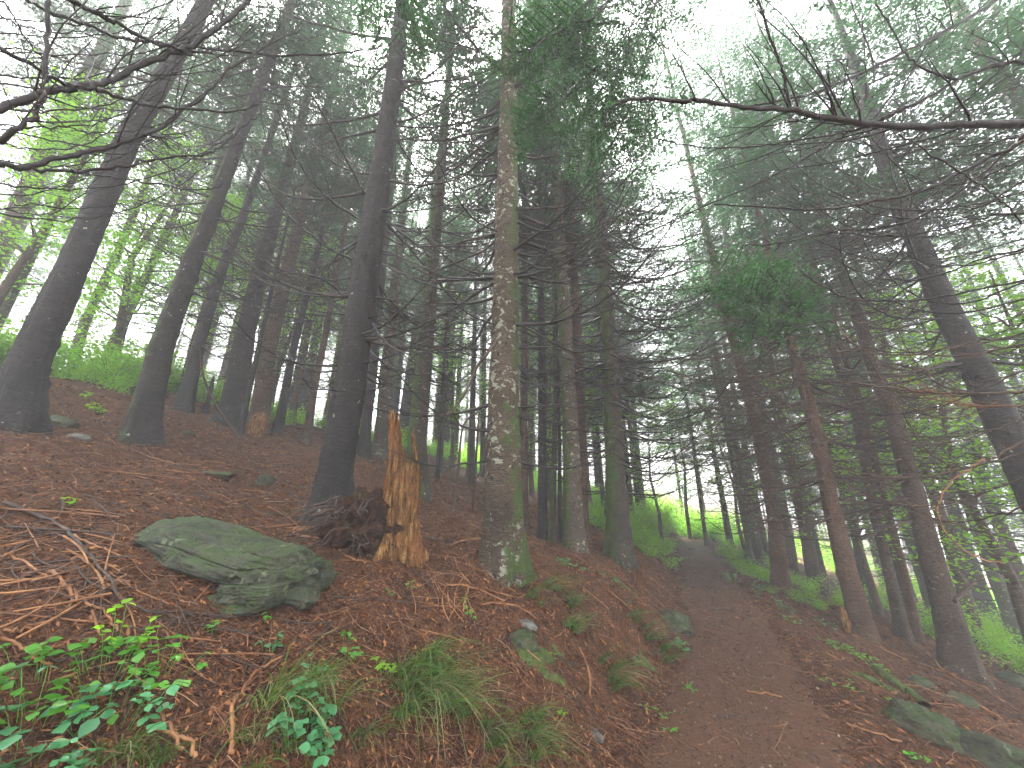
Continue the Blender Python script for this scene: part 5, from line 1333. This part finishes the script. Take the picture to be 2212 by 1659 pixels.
def tuft(u, v, n, L, spread, label, lean=(0.35, -0.35), dry=0.25, rad=0.0):
    p, t = hit(u, v)
    root = thing('grass_tuft', label, 'grass tuft', p)
    mb = MB()
    rad = rad or 0.03 + 0.12 * L
    K = 5 if rad < 0.08 else 8
    for q in range(K):
        o = np.zeros(3) if rad == 0 else np.array([rg_.normal(0, rad), rg_.normal(0, rad), 0])
        if rad: o[2] = H1(p[0] + o[0], p[1] + o[1]) - p[2]
        blades(mb, rg_, o, int(n * 1.3) // K, L * 1.2, spread, 0.0017 + 0.0003 * t, lean)
    mb.build('green_blades', M_['grass'], root, smooth=False)
    if dry:
        mb = MB(); blades(mb, rg_, np.zeros(3), int(n * dry * 0.6), L * 1.2, spread * 1.1, 0.0016 + 0.0003 * t, (lean[0] * 1.5, lean[1] * 1.5)); mb.build('dry_blades', M_['dry_grass'], root, smooth=False)
for a in ((1145, 1285, 110, .22, .6, 'pale grass tuft at the right foot of the central trunk'), (1185, 1275, 120, .26, .6, 'long pale grass tuft spilling down the bank below the central trunk', (0.6, -0.6), 0.5),
          (1222, 1300, 150, .26, .7, 'arching green grass tuft right of the long pale tuft'), (1225, 1350, 160, .24, .7, 'thick grass tuft on the bank below the arching one'),
          (935, 1500, 520, .30, .95, 'broadest grass clump, on the bank in the bottom middle', (0.3, -0.3), 0.25, 0.09), (880, 1530, 200, .26, .8, 'grass tuft joined to the left side of the broadest clump'), (1000, 1530, 200, .24, .8, 'grass tuft joined to the lower right side of the broadest clump'),
          (1055, 1590, 220, .22, .8, 'grass tuft at the bottom edge, left of a similar brighter one'), (1150, 1600, 260, .22, .85, 'bright green grass tuft at the bottom edge, right of a similar one'),
          (1318, 1465, 260, .26, .6, 'dark grass tuft hanging from the undercut bank', (0.45, -0.5), 0.4), (1395, 1375, 200, .24, .7, 'grass tuft with pale dead blades near the bank edge', (0.3, -0.5), 0.6),
          (1430, 1400, 120, .20, .7, 'small grass tuft at the bank edge beside the path'), (1370, 1335, 60, .16, .6, 'little sprig of grass below the ochre moss hump'),
          (590, 1540, 90, .30, .8, 'sparse wispy grass tuft left of the bottom bluish plant', (0.4, -0.1), 0.3), (690, 1490, 110, .28, .8, 'wispy grass tuft left of the bright round-leaved plant', (0.3, -0.3), 0.4),
          (640, 1560, 80, .26, .8, 'thin straggly grass tuft above the bottom bluish plant', (0.4, -0.2), 0.4), (265, 1640, 120, .2, .8, 'grass tuft half under the bluish plant at bottom left'), (785, 1610, 70, .14, .7, 'small yellow-green grass tuft on the bottom edge'),
          (560, 1620, 90, .22, .8, 'grass tuft right of the curved orange stick at the bottom edge', (0.2, -0.2), 0.3), (1440, 1425, 90, .18, .7, 'low grass tuft touching the moss at the bank edge')):
    tuft(*a)

LEAF_T = np.array([(0, 0, 0), (0.25, 0.34, 0.03), (0.25, 0, -0.02), (0.25, -0.34, 0.03), (0.52, 0.44, 0.04), (0.52, 0, -0.03), (0.52, -0.44, 0.04), (0.8, 0.24, 0.01), (0.8, 0, -0.04), (0.8, -0.24, 0.01), (1, 0, -0.10)])
LEAF_Q = np.array([(1, 2, 5, 4), (2, 3, 6, 5), (4, 5, 8, 7), (5, 6, 9, 8)]); LEAF_3 = np.array([(0, 2, 1), (0, 3, 2), (7, 8, 10), (8, 9, 10)])
def big_leaves(mb, B, D, Nn, L, m=0, wid=1.0):
    D = nrm(D); S = nrm(np.cross(Nn, D)); U = np.cross(D, S)
    V = B[:, None] + (D[:, None] * LEAF_T[None, :, 0:1] + S[:, None] * LEAF_T[None, :, 1:2] * wid + U[:, None] * LEAF_T[None, :, 2:3]) * L[:, None, None]
    o = (np.arange(len(B)) * 11)[:, None, None]
    n0 = mb.n; mb.add(V, (LEAF_Q[None] + o).reshape(-1, 4), m)
    mb.F.append(((LEAF_3[None] + o).reshape(-1, 3) + n0, m))
def plant(u, v, n, size, rad, label, mat='plant', height=0.12, tri=3, t=None, group=None, stemmat='plant'):
    p, tt = hit(u, v, t)
    root = thing('leafy_plant', label, 'plant', p, group)
    mb = MB(); ms = MB()
    az = rg_.uniform(0, 6.283, n); rr = rad * np.sqrt(rg_.random(n)); x = np.cos(az) * rr; y = np.sin(az) * rr
    zg = H(p[0] + x, p[1] + y) - p[2]; hh = height * rg_.uniform(0.5, 1.2, n)
    tip = np.stack([x, y, zg + hh], 1); q = np.linspace(0, 1, 4)
    foot = np.stack([x * 0.55, y * 0.55, (H(p[0] + x * 0.55, p[1] + y * 0.55) - p[2]) - 0.01], 1)
    P = foot[:, None] * (1 - q)[None, :, None] + tip[:, None] * q[None, :, None]; P[..., 2] += 0.2 * hh[:, None] * np.sin(q * math.pi)
    tubes(ms, P, np.full((n, 4), 0.0012), 3)
    for k in range(tri):
        a2 = az + (k - (tri - 1) / 2) * (1.9 if tri == 3 else 1.2) + rg_.normal(0, 0.25, n)
        D = np.stack([np.cos(a2), np.sin(a2), rg_.uniform(-0.65, 0.3, n)], 1)
        Nn = np.array([0, 0, 1.0]) + rg_.standard_normal((n, 3)) * 0.25
        big_leaves(mb, tip, D, Nn, size * rg_.uniform(0.4, 1.3, n))
    if height > 0.1:
        for k in range(2):
            f = rg_.uniform(0.4, 0.8, n)[:, None]; b = foot * (1 - f) + tip * f; a2 = rg_.uniform(0, 6.28, n)
            big_leaves(mb, b + np.array([0, 0, 0.1]) * hh[:, None], np.stack([np.cos(a2), np.sin(a2), rg_.uniform(-0.6, 0.2, n)], 1), np.array([0, 0, 1.0]) + rg_.standard_normal((n, 3)) * 0.25, size * rg_.uniform(0.5, 1.0, n))
    ms.build('stem', M_[stemmat], root); mb.build('foliage', M_[mat], root)
for a in (
    (90, 1525, 24, .042, .22, 'wide mid-green leafy plant at the left edge of the bottom left group', 'plant', .08), (215, 1505, 24, .042, .20, 'wide green leafy plant in the middle of the bottom left group', 'plant', .09),
    (340, 1480, 18, .038, .16, 'green leafy plant with shiny wet leaves, right end of the bottom left group', 'plant', .08), (225, 1610, 24, .045, .17, 'large bluish green plant touching the bottom edge, under the bottom left group', 'plant_blue', .08),
    (60, 1620, 22, .05, .2, 'dark bluish plant in the bottom left corner', 'plant_blue', .10), (655, 1630, 36, .042, .13, 'bluish green plant with water drops at the bottom edge, left of the grass clumps', 'plant_blue', .12),
    (255, 1420, 9, .04, .10, 'yellow-green fern-like sprig rising above the bottom left group', 'shrub', .16), (581, 1405, 7, .032, .05, 'small plant of broad lobed leaves below the dark level stick', 'plant_blue', .05),
    (455, 1372, 4, .030, .03, 'three-leaved seedling below the boulder, left of the dark level stick', 'plant', .04), (566, 1355, 4, .028, .03, 'bright four-leaved seedling on the dark level stick', 'plant', .05),
    (757, 1425, 7, .032, .06, 'small bright plant on the slope above the broadest grass clump', 'plant', .05), (748, 1390, 4, .026, .03, 'tiny seedling just above the small bright plant', 'plant', .05), (676, 1462, 5, .030, .05, 'small bluish plant in the wispy grass', 'plant_blue', .06),
    (828, 1470, 8, .036, .06, 'bright round-leaved plant left of the broadest grass clump', 'shrub', .06), (1225, 1222, 16, .034, .14, 'bluish leafy patch on top of the bank between central and last trunks', 'plant_blue', .06),
    (1262, 1234, 10, .030, .10, 'smaller leafy patch adjoining the bluish one on top of the bank', 'plant_blue', .05), (1015, 1335, 7, .026, .07, 'thin seedling right above the middle of the bank', 'plant', .05),
    (1000, 1300, 4, .022, .04, 'tiny seedling near the heap of orange sticks', 'plant', .04), (845, 1290, 4, .024, .04, 'tiny seedling below the stump', 'plant', .03), (885, 1272, 4, .022, .05, 'small seedling in litter to the right under the stump', 'plant', .03),
    (1478, 1408, 16, .034, .09, 'bluish leafy plant on the bank edge beside the path', 'plant_blue', .08), (1500, 1500, 7, .024, .09, 'small leafed seedling at the left path edge', 'plant', .04), (1420, 1545, 11, .022, .13, 'scattered seedling on the lower bank near the path', 'plant', .03),
    (1445, 1590, 6, .022, .06, 'seedling below the scattered ones near the path', 'plant', .03), (1215, 1555, 3, .03, .02, 'lone bright leaf sprout under the moss of the bank', 'shrub', .03), (1355, 1235, 8, .03, .08, 'leafy sprig at the foot of the last trunk before the path', 'plant_blue', .08),
    (1195, 1425, 4, .02, .04, 'tiny sprout on the moss of the bank', 'shrub', .04), (1385, 1195, 24, .04, .25, 'light green leafy plant right of the last trunk before the path', 'shrub', .25),
    (1585, 1262, 20, .04, .22, 'knee-high sapling on the right verge beyond the path bend', 'plant_blue', .22), (1640, 1285, 18, .04, .16, 'sapling on the right verge beside the reddish trunk', 'plant_blue', .20), (1695, 1322, 14, .04, .14, 'small green sapling at the right path edge', 'plant_blue', .16), (1715, 1345, 10, .035, .12, 'low plant under the small sapling at the right path edge', 'plant', .05),
    (1810, 1400, 22, .032, .2, 'scattered green plant on the right verge, before the mossy log', 'plant', .05), (1860, 1425, 20, .032, .2, 'green plant crowding the upper end of the mossy log', 'plant', .06), (1900, 1450, 14, .03, .15, 'bright seedling beside the mossy log', 'plant', .05),
    (1815, 1478, 14, .026, .18, 'scattered small-leaved plant left of the mossy log', 'plant', .03), (1790, 1355, 12, .035, .18, 'dark green low plant near the tree with peeled orange foot', 'plant_blue', .06), (2140, 1370, 26, .05, .35, 'misty green plant at the right edge among the trunks', 'plant', .25),
    (2190, 1410, 22, .05, .3, 'leafy plant at the right edge in front of the misty one', 'plant', .2), (2170, 1635, 14, .034, .12, 'small green plant in the bottom right corner', 'plant', .06), (1985, 1650, 8, .03, .08, 'seedling under the mossy rock at the lower right', 'plant', .05), (1945, 1530, 8, .028, .1, 'seedling between the path and the mossy log', 'plant', .03),
    (205, 890, 9, .06, .12, 'yellow-green sprig on the bare slope behind the far left trunk', 'shrub', .12), (185, 862, 7, .06, .1, 'smaller yellow-green sprig higher on the bare slope', 'shrub', .1), (150, 1330 - 240, 5, .03, .05, 'small sprout on the upper left litter', 'shrub', .04),
    (885, 1140, 6, .03, .05, 'sprout growing on the dark root mass of the stump', 'plant', .05)):
    plant(*a)
n = 0
while n < 28:
    x, y = rs.uniform(7.5, 15.5), rs.uniform(20.5, 30)
    s = float(sdist(x, y)[0])
    if abs(s) > 3.2 or (abs(s) < 0.9 and y < 22.5): continue
    shrub(x, y, rs.uniform(0.9, 2.0), 'glowing green bush closing off the far end of the path', 'bushes closing off the far end of the path'); n += 1
n = 0
while n < 46:
    az = math.radians(rs.uniform(12, 60)); d = rs.uniform(24, 42)
    x, y = math.sin(az) * d, math.cos(az) * d
    under(x, y, rs.uniform(1.6, 2.8)); n += 1
o = UG.build('undergrowth', M_['shrub'], None, None, False); o['kind'] = 'stuff'
# low leafy plants carpeting the verges of the middle path
n = 0
while n < 62:
    i = rs.integers(96, 135); p_ = PATH[i] + PT[i] * rs.uniform(-.3, .3); q_ = PN[i]
    if p_[1] < 7.2 or p_[1] > 16: continue
    left = rs.random() < 0.5
    if p_[1] < (8.5 if left else 9.0): continue
    s = rs.uniform(0.75, 1.9) if left else -rs.uniform(0.95, 2.0)
    x, y = p_[0] + q_[0] * s, p_[1] + q_[1] * s
    if any((x - t[0]) ** 2 + (y - t[1]) ** 2 < 0.2 for t in TREES): continue
    root = thing('low_shrub', 'low green plant on the %s verge where the path bends away' % ('left' if left else 'right'), 'shrub', (x, y, H1(x, y)), 'low plants on the %s verge' % ('left' if left else 'right'), rs.uniform(0, 6.28))
    k_ = rs.uniform(0.2, 0.42) * (1.3 if left else 1); root.scale = (k_ * 1.3, k_ * 1.3, k_); a, b = SH[rs.integers(4)]; link('stems', a, root); link('foliage', b, root); n += 1

# ================================================================== mist
def haze():
    m, nt = new_mat('mist'); o = N(nt, 'ShaderNodeOutputMaterial'); v = N(nt, 'ShaderNodeVolumePrincipled')
    v.inputs['Color'].default_value = (0.95, 0.97, 1.0, 1); v.inputs['Density'].default_value = HAZE; v.inputs['Anisotropy'].default_value = 0.0
    nt.links.new(v.outputs[0], o.inputs['Volume'])
    bm = bmesh.new(); bmesh.ops.create_cube(bm, size=1.0); me = bpy.data.meshes.new('haze'); bm.to_mesh(me); bm.free(); me.materials.append(m)
    ob = link('haze', me, None, (0, 0, (25.5 - 36) / 2)); ob.scale = (420, 420, 61.5); ob['kind'] = 'stuff'
haze()
